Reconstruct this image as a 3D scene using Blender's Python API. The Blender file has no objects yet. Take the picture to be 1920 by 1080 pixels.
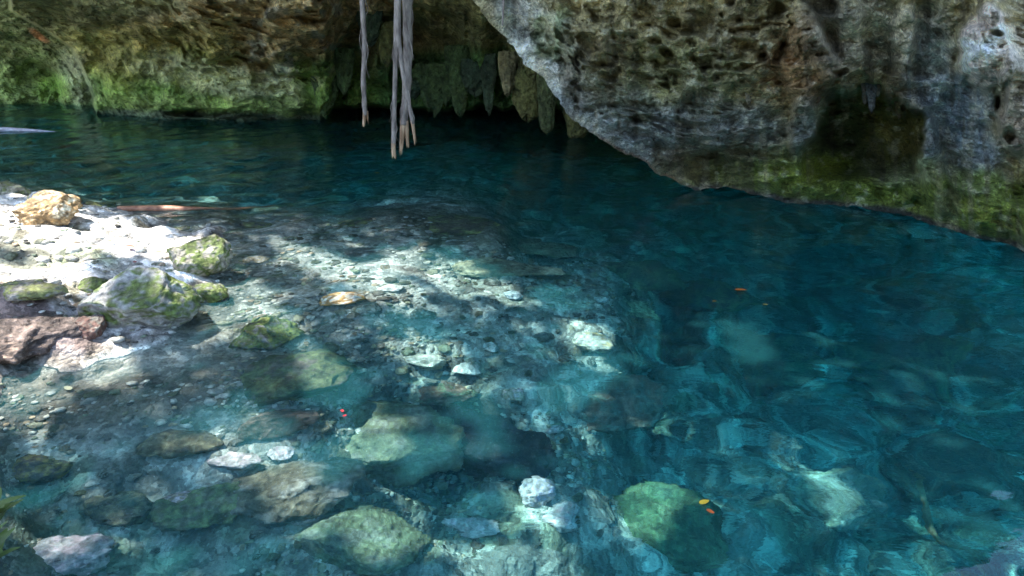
import bpy, math, random
import numpy as np
from math import radians as R

# ------------------------------------------------------------------ camera, light, exposure
SC = bpy.context.scene
COL = SC.collection
cam_d = bpy.data.cameras.new('camera'); cam = bpy.data.objects.new('camera', cam_d); COL.objects.link(cam)
CH, PITCH, F = 1.8, R(22.0), 1280.0
cam_d.sensor_width = 36.0; cam_d.lens = 36.0 * F / 1920.0; cam_d.clip_end = 500
cam.location = (0, 0, CH); cam.rotation_euler = (math.pi / 2 - PITCH, 0, 0)
SC.camera = cam

SUN_DIR = np.array([-0.42, 0.16, 0.89]); SUN_DIR /= np.linalg.norm(SUN_DIR)
w = bpy.data.worlds.new('World'); SC.world = w; w.use_nodes = True
nt = w.node_tree; nt.nodes.clear()
sky = nt.nodes.new('ShaderNodeTexSky'); sky.sky_type = 'NISHITA'; sky.sun_disc = False
sky.sun_elevation = math.asin(SUN_DIR[2]); sky.sun_rotation = math.atan2(SUN_DIR[0], SUN_DIR[1])
bg = nt.nodes.new('ShaderNodeBackground'); bg.inputs['Strength'].default_value = 0.15
wo = nt.nodes.new('ShaderNodeOutputWorld')
nt.links.new(sky.outputs[0], bg.inputs[0]); nt.links.new(bg.outputs[0], wo.inputs[0])
sd = bpy.data.lights.new('sun', 'SUN'); sd.energy = 2.5; sd.angle = R(0.6); sd.color = (1.0, 0.96, 0.9)
sd.cycles.is_caustics_light = True
sun = bpy.data.objects.new('sun', sd); COL.objects.link(sun)
from mathutils import Vector
sun.rotation_euler = Vector(SUN_DIR).to_track_quat('Z', 'Y').to_euler()
sun.location = (-6, 2, 14)
SC.view_settings.view_transform = 'Standard'; SC.view_settings.look = 'None'
SC.view_settings.gamma = 1.0; SC.view_settings.exposure = 2.75
SC.cycles.use_denoising = True
SC.cycles.max_bounces = 10; SC.cycles.diffuse_bounces = 4; SC.cycles.glossy_bounces = 3
SC.cycles.transparent_max_bounces = 16; SC.cycles.transmission_bounces = 6
SC.cycles.sample_clamp_indirect = 4.0

REFRACT = True
IOR = 1.33
# ------------------------------------------------------------------ helpers: picture rays used to place things in the world
cp, sp_ = math.cos(PITCH), math.sin(PITCH)
def ray(px, py):
    u = (np.asarray(px, float) - 960) / F; v = (540 - np.asarray(py, float)) / F
    return u, cp + sp_ * v, -sp_ + cp * v
def W(px, py, z=0.0):
    dx, dy, dz = ray(px, py); t = (z - CH) / dz
    return dx * t, dy * t
def P(px, py, Y):
    dx, dy, dz = ray(px, py); t = Y / dy
    return dx * t, Y + 0 * t, CH + dz * t
def XY2P(x, y):
    # water-plane point to picture coordinates
    dz = -CH
    fw = y * cp - dz * sp_; up = y * sp_ + dz * cp
    fw = np.maximum(fw, 0.2)
    return 960 + F * x / fw, 540 - F * up / fw

def _hash(ix, iy, iz, s):
    h = (ix.astype(np.uint32) * np.uint32(374761393) + iy.astype(np.uint32) * np.uint32(668265263)
         + iz.astype(np.uint32) * np.uint32(2147483647 - 5) + np.uint32(s * 974711 + 17))
    h = (h ^ (h >> np.uint32(13))) * np.uint32(1274126177)
    h = h ^ (h >> np.uint32(16))
    h = h * np.uint32(2246822519); h = h ^ (h >> np.uint32(15))
    return h.astype(np.float64) / 4294967295.0
def vnoise(x, y, z, s=0):
    x = np.asarray(x, float); y = np.asarray(y, float) + 0 * x; z = np.asarray(z, float) + 0 * x
    ix = np.floor(x).astype(np.int64); iy = np.floor(y).astype(np.int64); iz = np.floor(z).astype(np.int64)
    fx, fy, fz = x - ix, y - iy, z - iz
    fx = fx * fx * fx * (fx * (fx * 6 - 15) + 10); fy = fy * fy * fy * (fy * (fy * 6 - 15) + 10); fz = fz * fz * fz * (fz * (fz * 6 - 15) + 10)
    r = 0
    for a in (0, 1):
        for b in (0, 1):
            for c in (0, 1):
                r = r + _hash(ix + a, iy + b, iz + c, s) * (fx if a else 1 - fx) * (fy if b else 1 - fy) * (fz if c else 1 - fz)
    return r * 2 - 1
def fbm(x, y, z, s=0, o=5, g=0.5, l=2.03):
    r = 0; a = 1; t = 0
    for i in range(o):
        r = r + a * vnoise(x, y, z, s + i * 13); t += a; a *= g
        x = np.asarray(x) * l + 3.1; y = np.asarray(y) * l + 1.7; z = np.asarray(z) * l - 2.3
    return r / t
def ridged(x, y, z, s=0, o=4, g=0.55):
    r = 0; a = 1; t = 0
    for i in range(o):
        r = r + a * (1 - 2 * np.abs(vnoise(x, y, z, s + i * 7))); t += a; a *= g
        x = np.asarray(x) * 2.07 + 5.1; y = np.asarray(y) * 2.07; z = np.asarray(z) * 2.07 - 1.3
    return r / t
def worley(x, y, z, s=0):
    ix = np.floor(x).astype(np.int64); iy = np.floor(y).astype(np.int64); iz = np.floor(z).astype(np.int64)
    best = np.full(np.shape(x), 9.0); second = best.copy(); idv = np.zeros(np.shape(x))
    for a in (-1, 0, 1):
        for b in (-1, 0, 1):
            for c in (-1, 0, 1):
                jx, jy, jz = ix + a, iy + b, iz + c
                d = np.sqrt((jx + _hash(jx, jy, jz, s) - x) ** 2 + (jy + _hash(jx, jy, jz, s + 1) - y) ** 2 + (jz + _hash(jx, jy, jz, s + 2) - z) ** 2)
                m = d < best
                second = np.where(m, best, np.minimum(second, d)); idv = np.where(m, _hash(jx, jy, jz, s + 3), idv); best = np.where(m, d, best)
    return best, second, idv
def sstep(a, b, x):
    t = np.clip((x - a) / (b - a), 0, 1); return t * t * (3 - 2 * t)
def rbf(pts, vals, smooth=0.0):
    pts = np.array(pts, float) / 300.0; vals = np.array(vals, float)
    n = len(pts); A = np.sqrt(((pts[:, None] - pts[None]) ** 2).sum(2) + 0.01)
    A2 = np.zeros((n + 3, n + 3)); A2[:n, :n] = A - smooth * np.eye(n); A2[:n, n] = 1; A2[:n, n + 1:] = pts; A2[n, :n] = 1; A2[n + 1:, :n] = pts.T
    c = np.linalg.solve(A2, np.concatenate([vals, np.zeros((3,) + vals.shape[1:])]))
    def f(x, y):
        sh = np.shape(x); q = np.stack([np.ravel(x), np.ravel(y)], 1) / 300.0
        if len(q) < 40:
            K_ = np.sqrt(((q[:, None] - pts[None]) ** 2).sum(2) + 0.01)
            return (c[n] + q @ c[n + 1:] + K_ @ c[:n]).reshape(sh)
        out = c[n] + q @ c[n + 1:] if vals.ndim == 1 else c[n][None] + q @ c[n + 1:]
        for i in range(n):
            k = np.sqrt(((q - pts[i]) ** 2).sum(1) + 0.01)
            out = out + (k * c[i] if vals.ndim == 1 else k[:, None] * c[i][None])
        return out.reshape(sh + vals.shape[1:])
    return f

def mesh_obj(name, V, Fc, mat, parent=None, col=None, smooth=True):
    me = bpy.data.meshes.new(name)
    V = np.asarray(V, float); Fc = np.asarray(Fc, int)
    me.vertices.add(len(V)); me.vertices.foreach_set('co', V.ravel())
    k = Fc.shape[1]
    me.loops.add(Fc.size); me.loops.foreach_set('vertex_index', Fc.ravel())
    me.polygons.add(len(Fc)); me.polygons.foreach_set('loop_start', np.arange(0, Fc.size, k)); me.polygons.foreach_set('loop_total', np.full(len(Fc), k))
    me.update(calc_edges=True); me.validate()
    if smooth: me.polygons.foreach_set('use_smooth', np.ones(len(me.polygons), bool))
    if col is not None:
        a = me.color_attributes.new('Col', 'FLOAT_COLOR', 'POINT')
        c4 = np.ones((len(V), 4)); c4[:, :3] = np.clip(col, 0, 1); a.data.foreach_set('color', c4.ravel())
    if mat: me.materials.append(mat)
    o = bpy.data.objects.new(name, me); COL.objects.link(o)
    if parent: o.parent = parent
    return o
def grid_faces(n, m, wrap=False):
    i, j = np.meshgrid(np.arange(n - 1), np.arange(m if wrap else m - 1), indexing='ij')
    j2 = (j + 1) % m
    return np.stack([i * m + j, i * m + j2, (i + 1) * m + j2, (i + 1) * m + j], -1).reshape(-1, 4)
def tag(o, label=None, cat=None, group=None, kind=None):
    if label: o['label'] = label
    if cat: o['category'] = cat
    if group: o['group'] = group
    if kind: o['kind'] = kind
    return o

# ------------------------------------------------------------------ materials
def newmat(name):
    m = bpy.data.materials.new(name); m.use_nodes = True; m.node_tree.nodes.clear()
    return m, m.node_tree
def N(t, kind, **kw):
    n = t.nodes.new(kind)
    for k, v in kw.items():
        if k in ('operation', 'blend_type', 'data_type', 'attribute_name', 'feature', 'noise_dimensions', 'distance', 'attribute_type'): setattr(n, k, v)
        else: n.inputs[k.replace('_', ' ')].default_value = v
    return n
def math_n(t, op, a, b=None):
    n = t.nodes.new('ShaderNodeMath'); n.operation = op
    for i, v in ((0, a), (1, b)):
        if v is None: continue
        if isinstance(v, (int, float)): n.inputs[i].default_value = v
        else: t.links.new(v, n.inputs[i])
    return n.outputs[0]
def ramp(t, fac, stops):
    n = t.nodes.new('ShaderNodeValToRGB'); t.links.new(fac, n.inputs[0])
    e = n.color_ramp.elements
    while len(e) < len(stops): e.new(0.5)
    for i, (p, c) in enumerate(stops):
        e[i].position = p; e[i].color = (c, c, c, 1) if isinstance(c, (int, float)) else tuple(c) + (1,)
    return n.outputs[0]
def mixc(t, fac, a, b, bt='MIX'):
    n = t.nodes.new('ShaderNodeMix'); n.data_type = 'RGBA'; n.blend_type = bt
    for s, v in ((n.inputs[0], fac), (n.inputs[6], a), (n.inputs[7], b)):
        if isinstance(v, (int, float)): s.default_value = v
        elif isinstance(v, tuple): s.default_value = v + (1,) if len(v) == 3 else v
        else: t.links.new(v, s)
    return n.outputs[2]

def rock_mat(name, fine=30.0, bump=0.03, rough=0.75, spec=0.35, pits=True, vary=1.0, attr=True, base=(0.3, 0.3, 0.3), coat=0.0):
    m, t = newmat(name)
    tc = t.nodes.new('ShaderNodeTexCoord'); co = tc.outputs['Object']
    def noise(s, d=6, r=0.6, dist=0.0):
        n = N(t, 'ShaderNodeTexNoise', Scale=s, Detail=d, Roughness=r, Distortion=dist); t.links.new(co, n.inputs['Vector']); return n.outputs[0]
    n1 = noise(2.3, 5, 0.6, 0.5); n2 = noise(fine, 8, 0.65); n3 = noise(fine * 0.28, 6, 0.6, 0.8)
    if attr:
        at = t.nodes.new('ShaderNodeAttribute'); at.attribute_name = 'Col'; c = at.outputs['Color']
    else: c = base
    c = mixc(t, 1.0, c, ramp(t, n2, [(0.3, 0.45), (0.5, 0.95), (0.7, 1.6)]), 'MULTIPLY')
    c = mixc(t, vary, c, ramp(t, n3, [(0.32, 0.6), (0.5, 1.0), (0.68, 1.3)]), 'MULTIPLY')
    c = mixc(t, 1.0, c, ramp(t, n1, [(0.3, (0.85, 0.86, 0.84)), (0.5, (1, 1, 1)), (0.7, (1.12, 1.06, 0.95))]), 'MULTIPLY')
    # pale lichen and mineral flecks
    v = N(t, 'ShaderNodeTexNoise', Scale=fine * 3.2, Detail=3.0, Roughness=0.7); t.links.new(co, v.inputs['Vector'])
    fl = ramp(t, v.outputs[0], [(0.60, 0.0), (0.72, 0.4)])
    c = mixc(t, fl, c, (0.45, 0.44, 0.38))
    bs = N(t, 'ShaderNodeBsdfPrincipled', Roughness=rough); bs.inputs['Specular IOR Level'].default_value = spec
    if coat: bs.inputs['Coat Weight'].default_value = coat; bs.inputs['Coat Roughness'].default_value = 0.25
    t.links.new(c, bs.inputs['Base Color'])
    h = math_n(t, 'ADD', math_n(t, 'MULTIPLY', n2, 0.6), math_n(t, 'MULTIPLY', n3, 1.2))
    if pits:
        vo = N(t, 'ShaderNodeTexVoronoi', Scale=fine * 0.7, feature='F1'); t.links.new(co, vo.inputs['Vector'])
        h = math_n(t, 'ADD', h, math_n(t, 'MULTIPLY', ramp(t, vo.outputs['Distance'], [(0.1, 0.0), (0.4, 1.0)]), 0.35))
    b = N(t, 'ShaderNodeBump', Strength=0.9, Distance=bump); t.links.new(h, b.inputs['Height'])
    t.links.new(b.outputs[0], bs.inputs['Normal'])
    o = t.nodes.new('ShaderNodeOutputMaterial'); t.links.new(bs.outputs[0], o.inputs[0])
    return m

def simple_mat(name, col, col2, scale=20.0, rough=0.7, bump=0.004, stretch=None):
    m, t = newmat(name)
    tc = t.nodes.new('ShaderNodeTexCoord'); co = tc.outputs['Object']
    if stretch:
        mp = t.nodes.new('ShaderNodeMapping'); mp.inputs['Scale'].default_value = stretch; t.links.new(co, mp.inputs[0]); co = mp.outputs[0]
    n = N(t, 'ShaderNodeTexNoise', Scale=scale, Detail=7.0, Roughness=0.62); t.links.new(co, n.inputs['Vector'])
    c = mixc(t, ramp(t, n.outputs[0], [(0.35, 0.0), (0.65, 1.0)]), col, col2)
    bs = N(t, 'ShaderNodeBsdfPrincipled', Roughness=rough); t.links.new(c, bs.inputs['Base Color'])
    b = N(t, 'ShaderNodeBump', Strength=1.0, Distance=bump); t.links.new(n.outputs[0], b.inputs['Height']); t.links.new(b.outputs[0], bs.inputs['Normal'])
    o = t.nodes.new('ShaderNodeOutputMaterial'); t.links.new(bs.outputs[0], o.inputs[0])
    return m

M_wall = rock_mat('cave_limestone', fine=16.0, bump=0.13)
M_over = rock_mat('overhang_limestone', fine=44.0, bump=0.06)
M_bank = rock_mat('bank_limestone', fine=22.0, bump=0.03)
M_stone = rock_mat('stone', fine=30.0, bump=0.03, pits=True, vary=1.0)
M_rim = rock_mat('rim_rock', fine=4.0, bump=0.2)

def bed_mat():
    m, t = newmat('lake_bed_rock')
    tc = t.nodes.new('ShaderNodeTexCoord'); co0 = tc.outputs['Object']
    nz = N(t, 'ShaderNodeTexNoise', Scale=6.0, Detail=4.0, Roughness=0.6); t.links.new(co0, nz.inputs['Vector'])
    co = mixc(t, 0.12, co0, nz.outputs['Color'], 'LINEAR_LIGHT')
    at = t.nodes.new('ShaderNodeAttribute'); at.attribute_name = 'Col'; c = at.outputs['Color']
    v1 = N(t, 'ShaderNodeTexVoronoi', Scale=5.0); t.links.new(co, v1.inputs['Vector'])
    v2 = N(t, 'ShaderNodeTexVoronoi', Scale=17.0); t.links.new(co, v2.inputs['Vector'])
    n2 = N(t, 'ShaderNodeTexNoise', Scale=42.0, Detail=8.0, Roughness=0.7); t.links.new(co0, n2.inputs['Vector'])
    n3 = N(t, 'ShaderNodeTexNoise', Scale=3.2, Detail=6.0, Roughness=0.65, Distortion=0.8); t.links.new(co0, n3.inputs['Vector'])
    s1 = N(t, 'ShaderNodeSeparateColor'); t.links.new(v1.outputs['Color'], s1.inputs[0])
    s2 = N(t, 'ShaderNodeSeparateColor'); t.links.new(v2.outputs['Color'], s2.inputs[0])
    c = mixc(t, 1.0, c, ramp(t, s1.outputs[0], [(0.1, 0.62), (0.6, 1.0), (0.95, 1.4)]), 'MULTIPLY')
    c = mixc(t, 1.0, c, ramp(t, s2.outputs[0], [(0.1, 0.7), (0.6, 1.0), (0.95, 1.5)]), 'MULTIPLY')
    c = mixc(t, 1.0, c, ramp(t, n3.outputs[0], [(0.3, 0.55), (0.5, 1.0), (0.7, 1.4)]), 'MULTIPLY')
    c = mixc(t, 1.0, c, ramp(t, n2.outputs[0], [(0.3, 0.6), (0.5, 1.0), (0.7, 1.45)]), 'MULTIPLY')
    bs = N(t, 'ShaderNodeBsdfPrincipled', Roughness=0.85); t.links.new(c, bs.inputs['Base Color'])
    h = math_n(t, 'ADD', math_n(t, 'MULTIPLY', v1.outputs['Distance'], -1.2), math_n(t, 'MULTIPLY', v2.outputs['Distance'], -0.5))
    h = math_n(t, 'ADD', h, math_n(t, 'MULTIPLY', n2.outputs[0], 0.35)); h = math_n(t, 'ADD', h, n3.outputs[0])
    b = N(t, 'ShaderNodeBump', Strength=0.9, Distance=0.05); t.links.new(h, b.inputs['Height']); t.links.new(b.outputs[0], bs.inputs['Normal'])
    o = t.nodes.new('ShaderNodeOutputMaterial'); t.links.new(bs.outputs[0], o.inputs[0])
    return m
M_bed = bed_mat()

def water_mat():
    m, t = newmat('clear_water')
    tc = t.nodes.new('ShaderNodeTexCoord'); co = tc.outputs['Object']
    def noise(s, d, r, dist=0.0, st=(1, 1, 1)):
        mp = t.nodes.new('ShaderNodeMapping'); mp.inputs['Scale'].default_value = st; t.links.new(co, mp.inputs[0])
        n = N(t, 'ShaderNodeTexNoise', Scale=s, Detail=d, Roughness=r, Distortion=dist); t.links.new(mp.outputs[0], n.inputs['Vector']); return n.outputs[0]
    a = noise(1.6, 2.0, 0.45, 0.6, (0.8, 1.3, 1)); b_ = noise(6.5, 3.0, 0.5, 0.4, (0.75, 1.4, 1)); c_ = noise(24.0, 2.0, 0.5, 0.0, (0.8, 1.3, 1))
    h = math_n(t, 'ADD', math_n(t, 'MULTIPLY', a, 1.0), math_n(t, 'MULTIPLY', b_, 0.22)); h = math_n(t, 'ADD', h, math_n(t, 'MULTIPLY', c_, 0.025))
    bp = N(t, 'ShaderNodeBump', Strength=1.0, Distance=0.013); t.links.new(h, bp.inputs['Height'])
    fr = N(t, 'ShaderNodeFresnel', IOR=IOR); t.links.new(bp.outputs[0], fr.inputs['Normal'])
    gl = N(t, 'ShaderNodeBsdfGlossy', Roughness=0.02); t.links.new(bp.outputs[0], gl.inputs['Normal'])
    if REFRACT:
        tr = N(t, 'ShaderNodeBsdfRefraction', Roughness=0.0, IOR=IOR); t.links.new(bp.outputs[0], tr.inputs['Normal'])
    else:
        tr = N(t, 'ShaderNodeBsdfTransparent')
    df = N(t, 'ShaderNodeBsdfDiffuse'); df.inputs['Color'].default_value = (0.09, 0.60, 0.68, 1)   # milky aqua haze painted into the surface, standing in for light scattered by silt
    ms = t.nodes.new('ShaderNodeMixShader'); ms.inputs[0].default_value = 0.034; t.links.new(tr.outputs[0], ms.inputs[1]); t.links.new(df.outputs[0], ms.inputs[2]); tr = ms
    mx = t.nodes.new('ShaderNodeMixShader'); t.links.new(fr.outputs[0], mx.inputs[0]); t.links.new(tr.outputs[0], mx.inputs[1]); t.links.new(gl.outputs[0], mx.inputs[2])
    o = t.nodes.new('ShaderNodeOutputMaterial'); t.links.new(mx.outputs[0], o.inputs[0])
    m2, t = newmat('blue_water_body'); o = t.nodes.new('ShaderNodeOutputMaterial')
    va = N(t, 'ShaderNodeVolumeAbsorption', Density=1.0); va.inputs['Color'].default_value = (0.10, 0.88, 0.90, 1); va.inputs['Density'].default_value = 0.72
    t.links.new(va.outputs[0], o.inputs['Volume'])
    return m, m2
M_water, M_body = water_mat()

def leaf_mat(name, col):
    m, t = newmat(name)
    n = N(t, 'ShaderNodeTexNoise', Scale=8.0, Detail=4.0)
    c = mixc(t, n.outputs[0], tuple(x * 0.6 for x in col), tuple(min(1, x * 1.3) for x in col))
    d = N(t, 'ShaderNodeBsdfPrincipled', Roughness=0.5); t.links.new(c, d.inputs['Base Color'])
    tr = N(t, 'ShaderNodeBsdfTranslucent'); t.links.new(c, tr.inputs['Color'])
    mx = t.nodes.new('ShaderNodeMixShader'); mx.inputs[0].default_value = 0.35; t.links.new(d.outputs[0], mx.inputs[1]); t.links.new(tr.outputs[0], mx.inputs[2])
    o = t.nodes.new('ShaderNodeOutputMaterial'); t.links.new(mx.outputs[0], o.inputs[0])
    return m
M_leaf = leaf_mat('green_leaf', (0.09, 0.16, 0.03))

# ------------------------------------------------------------------ lake bed and bank (one height field)
BED = [
 # bank
 (-700,330,.5),(-300,330,.35),(-150,345,.15),(0,385,.22),(60,395,.25),(100,420,.24),(200,430,.16),(100,500,.20),(0,500,.25),(250,500,.15),(320,460,.12),(300,420,.04),(370,480,.08),(400,470,.04),(425,480,-.05),
 (440,540,-.07),(400,590,-.08),(350,620,-.05),(300,600,.05),(290,650,-.04),(200,655,-.01),(230,600,.08),(150,560,.16),(0,560,.26),(60,620,.14),(0,665,.06),(60,680,-.03),(-300,600,.5),(-300,760,.3),(-700,600,.8),(-60,760,.04),(-60,860,.05),
 (0,362,.10),(100,375,.08),(180,392,.04),(230,392,-.02),(300,395,-.04),(360,420,-.05),(0,342,-.3),(60,350,-.3),(20,325,-.7),(180,370,-.6),(400,378,-.8),(-300,300,-.6),(240,340,-2.0),
 # shelf
 (400,400,-.10),(450,430,-.06),(500,420,-.10),(560,480,-.10),(620,450,-.14),(700,450,-.16),(560,400,-.2),(700,395,-.16),(760,388,-.14),(850,405,-.16),(930,430,-.12),(860,450,-.3),(960,455,-.5),(600,560,-.16),(740,545,-.2),(700,650,-.3),(900,500,-.35),(900,600,-.4),
 (1000,480,-.8),(1000,520,-.5),(1000,650,-.6),(1100,700,-.85),(1150,580,-.7),(1230,590,-1.1),(1150,720,-.9),(1320,600,-1.6),(1300,680,-1.7),(1100,430,-1.5),(1180,655,-1.1),(1230,720,-1.7),(520,700,-.2),
 # near left
 (60,740,-.06),(200,720,-.1),(200,780,-.12),(400,720,-.12),(400,780,-.18),(100,850,-.25),(300,880,-.35),(500,900,-.45),(0,900,-.1),(60,960,-.45),(100,1040,-.4),(300,1050,-.55),(600,1000,-.6),(600,770,-.35),(640,780,-.5),(800,1030,-.75),(1000,1000,-.95),(1000,850,-.9),(880,830,-1.0),(800,940,-1.1),(1000,750,-.65),(1100,950,-1.0),
 # deep
 (1200,790,-2.3),(1270,740,-2.7),(1380,740,-2.2),(1450,830,-1.9),(1560,930,-1.8),(1400,640,-2.2),(1600,820,-2.5),(1660,1000,-2.4),(1500,1060,-1.8),(1300,980,-1.6),(1180,880,-1.6),(1700,600,-2.5),(1900,700,-2.4),(1300,450,-2.6),(1150,440,-2.0),(1250,500,-2.0),(1350,560,-2.0),(1050,390,-2.3),(700,340,-2.2),(560,360,-1.8),(300,280,-2.4),(1000,280,-3.0),(1500,480,-3.0),(1900,900,-2.1),(-300,250,-2.5),(1900,1080,-2.0),
 (0,160,-3.2),(1000,150,-3.5),(1900,250,-4),(2300,500,-3.0),(2300,1000,-2.5),(300,1200,-.6),(1000,1300,-1.0),(1700,1300,-1.6),(-400,1000,.1),(-400,1250,.1),
 (2900,1500,-1.5),(1000,1700,-.8),(-900,1500,.3)]
def refr(px, py, z):
    x0, y0 = W(px, py, 0.0); dx, dy, dz = ray(px, py)
    n = math.sqrt(dx * dx + dy * dy + dz * dz); hx, hy = dx / n / IOR, dy / n / IOR
    vz = math.sqrt(1 - hx * hx - hy * hy); return x0 + hx / vz * -z, y0 + hy / vz * -z
BP = []
for a, b, c in BED:
    x_, y_ = W(a, b, min(c, 0.6)) if c > 0 else refr(a, b, c)
    BP.append(tuple(float(t) for t in XY2P(x_, y_)))
bed_rbf = rbf(BP, [c for a, b, c in BED], 0.01)
MNEE = True
def bed_parts(x, y):
    px, py = XY2P(x, y)
    z = bed_rbf(np.clip(px, -1200, 3200), np.clip(py, 60, 1750)); z0 = z
    d = np.clip(-z, 0, 4)
    big = ridged(x * 0.9, y * 0.9, 0 * x, 5, 4)
    w1, w2, idv = worley(x * 2.6 + 0.25 * vnoise(x * 4, y * 4, 0 * x, 3), y * 2.6 + 0.25 * vnoise(x * 4, y * 4, 0 * x + 9, 3), 0 * x + 0.5, 11)
    lump = (0.55 - w1) * np.clip(idv * 1.5 - 0.3, 0, 1)
    w1b, _, idb = worley(x * 7.5, y * 7.5, 0 * x + 0.5, 31)
    peb = (0.5 - w1b) * np.clip(idb * 1.6 - 0.5, 0, 1)
    sh = sstep(-0.02, 0.08, d)
    z = z + big * (0.02 + 0.16 * np.clip(d - 0.25, 0, 1.5)) * 1.0
    w3, _, id3 = worley(x * 4.6 + 0.3 * vnoise(x * 7, y * 7, 0 * x, 5), y * 5.2, 0 * x + 0.5, 51)
    z = z + (0.5 - w3) * np.clip(id3 * 1.8 - 0.5, 0, 1) * (0.03 + 0.13 * np.clip(d, 0, 1)) * sstep(0.05, 0.12, d)
    z = z + lump * (0.05 + 0.22 * np.clip(d - 0.2, 0, 1.2)) * (0.4 + 0.6 * sh)
    z = z + peb * (0.025 + 0.03 * np.clip(d, 0, 1))
    z = z + fbm(x * 6, y * 6, 0 * x, 41, 5) * (0.035 + 0.02 * (1 - sh)) + fbm(x * 1.7, y * 1.7, 0 * x, 44, 3) * 0.06 * (1 - sh)
    z = np.where(z0 < -0.03, np.minimum(z, 0.3 * z0), z)
    return z, px, py, idv, id3, lump, w1, w3
def bed(x, y):
    return bed_parts(np.atleast_1d(np.asarray(x, float)), np.atleast_1d(np.asarray(y, float)))[0]
def on_bed(px, py, it=14):
    """world point of the bed seen at a picture position (through the refracting surface if it lies under water)"""
    x0, y0 = W(px, py, 0.0); z = float(bed(x0, y0)[0])
    dx, dy, dz = ray(px, py)
    z = float(z)
    for i in range(it):
        if z >= 0: x, y = W(px, py, z)
        else:
            if REFRACT:
                n = math.sqrt(dx * dx + dy * dy + dz * dz); hx, hy = dx / n / IOR, dy / n / IOR
                vz = math.sqrt(1 - hx * hx - hy * hy); x, y = x0 + hx / vz * -z, y0 + hy / vz * -z
            else: x, y = W(px, py, z)
        z = 0.5 * z + 0.5 * float(bed(x, y)[0])
    return float(x), float(y), float(bed(x, y)[0])

def axis(parts):
    out = []
    for a, b, s in parts: out.append(np.arange(a, b, s))
    return np.concatenate(out + [[parts[-1][1]]])
pxs = axis([(-1100, -60, 26), (-60, 1980, 3.4), (1980, 3100, 28)])
pys = axis([(70, 200, 6), (200, 340, 2.6), (340, 1090, 2.8), (1090, 1700, 14)])
PX, PY = np.meshgrid(pxs, pys, indexing='ij')
gx, gy = W(PX, PY)
gz, bpx, bpy_, idv, id3, lump, w1_, w3_ = bed_parts(gx, gy)
def blob(px, py, cx, cy, rx, ry, rot=0.0, soft=0.5, warp=0.0, seed=0):
    a = R(rot); dx, dy = px - cx, py - cy
    u = (dx * math.cos(a) + dy * math.sin(a)) / rx; v = (-dx * math.sin(a) + dy * math.cos(a)) / ry
    r = np.sqrt(u * u + v * v)
    if warp: r = r + warp * fbm(px / 60.0, py / 60.0, 0 * px, seed, 4)
    return 1 - sstep(1 - soft, 1 + soft, r)
def lay(col, c, m):
    return col * (1 - m[..., None]) + np.array(c)[None, None] * m[..., None]
d = np.clip(-gz, 0, 9)
col = np.zeros(gx.shape + (3,)) + np.array((0.36, 0.36, 0.32))
nA = fbm(gx * 1.3, gy * 1.3, 0 * gx, 71, 4); nB = fbm(gx * 5, gy * 5, 0 * gx, 75, 4); nC = fbm(gx * 14, gy * 14, 0 * gx, 79, 3)
# deep water: mottled darker algae rock
col = lay(col, (0.34, 0.36, 0.30), sstep(0.5, 1.6, d + nA * 0.6) * 0.75)
col = lay(col, (0.11, 0.16, 0.07), sstep(0.15, 0.5, nB + nA * 0.7) * 0.55 * sstep(0.05, 0.3, d))
col = lay(col, (0.17, 0.13, 0.10), sstep(0.1, 0.35, -nA) * 0.6 * (1 - sstep(0.2, 0.6, d)) * sstep(0.0, 0.05, d))
col = lay(col, (0.42, 0.42, 0.38), blob(bpx, bpy_, 680, 520, 260, 75, 8, 0.5, 0.8, 5) * 0.8)
col *= (0.62 + 0.7 * idv * (w1_ < 0.6) + 0.25 * (w1_ >= 0.6))[..., None] * (0.72 + 0.55 * id3)[..., None]
# sandy floor
col = lay(col, (0.50, 0.50, 0.46), blob(bpx, bpy_, 600, 480, 110, 30, 12, 0.5, 1.1, 6) * 0.9)
col = lay(col, (0.42, 0.42, 0.38), blob(bpx, bpy_, 430, 790, 110, 40, -5, 0.5, 0.8, 7) * 0.6)
col = lay(col, (0.16, 0.14, 0.11), blob(bpx, bpy_, 260, 720, 260, 45, -6, 0.5, 0.8, 8) * 0.8)
col = lay(col, (0.13, 0.12, 0.10), blob(bpx, bpy_, 430, 600, 90, 60, 30, 0.5, 0.8, 12) * 0.6)
col = lay(col, (0.09, 0.10, 0.06), blob(bpx, bpy_, 800, 410, 190, 32, 8, 0.4, 0.7, 9) * 0.85)
col = lay(col, (0.10, 0.07, 0.05), blob(bpx, bpy_, 880, 425, 120, 20, 12, 0.4, 0.7, 10) * 0.7)
col = lay(col, (0.30, 0.33, 0.27), blob(bpx, bpy_, 1000, 480, 150, 50, 10, 0.5, 0.8, 11) * 0.6)
# pale rocky ridge running into the deep water
col = lay(col, (0.45, 0.48, 0.42), blob(bpx, bpy_, 1500, 860, 210, 60, 48, 0.4, 0.9, 13) * 0.75)
col = lay(col, (0.46, 0.48, 0.40), blob(bpx, bpy_, 20, 325, 60, 10, 0, 0.4, 0.9, 14) * 0.9)  # sunlit patch of bed at the far left, painted pale
def bc(a, b, z): return [float(t) for t in XY2P(*refr(a, b, z))]
b1 = bc(890, 850, -1.0); col = lay(col, (0.05, 0.045, 0.05), blob(bpx, bpy_, b1[0], b1[1], 130, 60, 0, 0.4, 0.8, 15) * 0.9)  # shadow of the hollow painted dark into the bed colour
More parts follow.
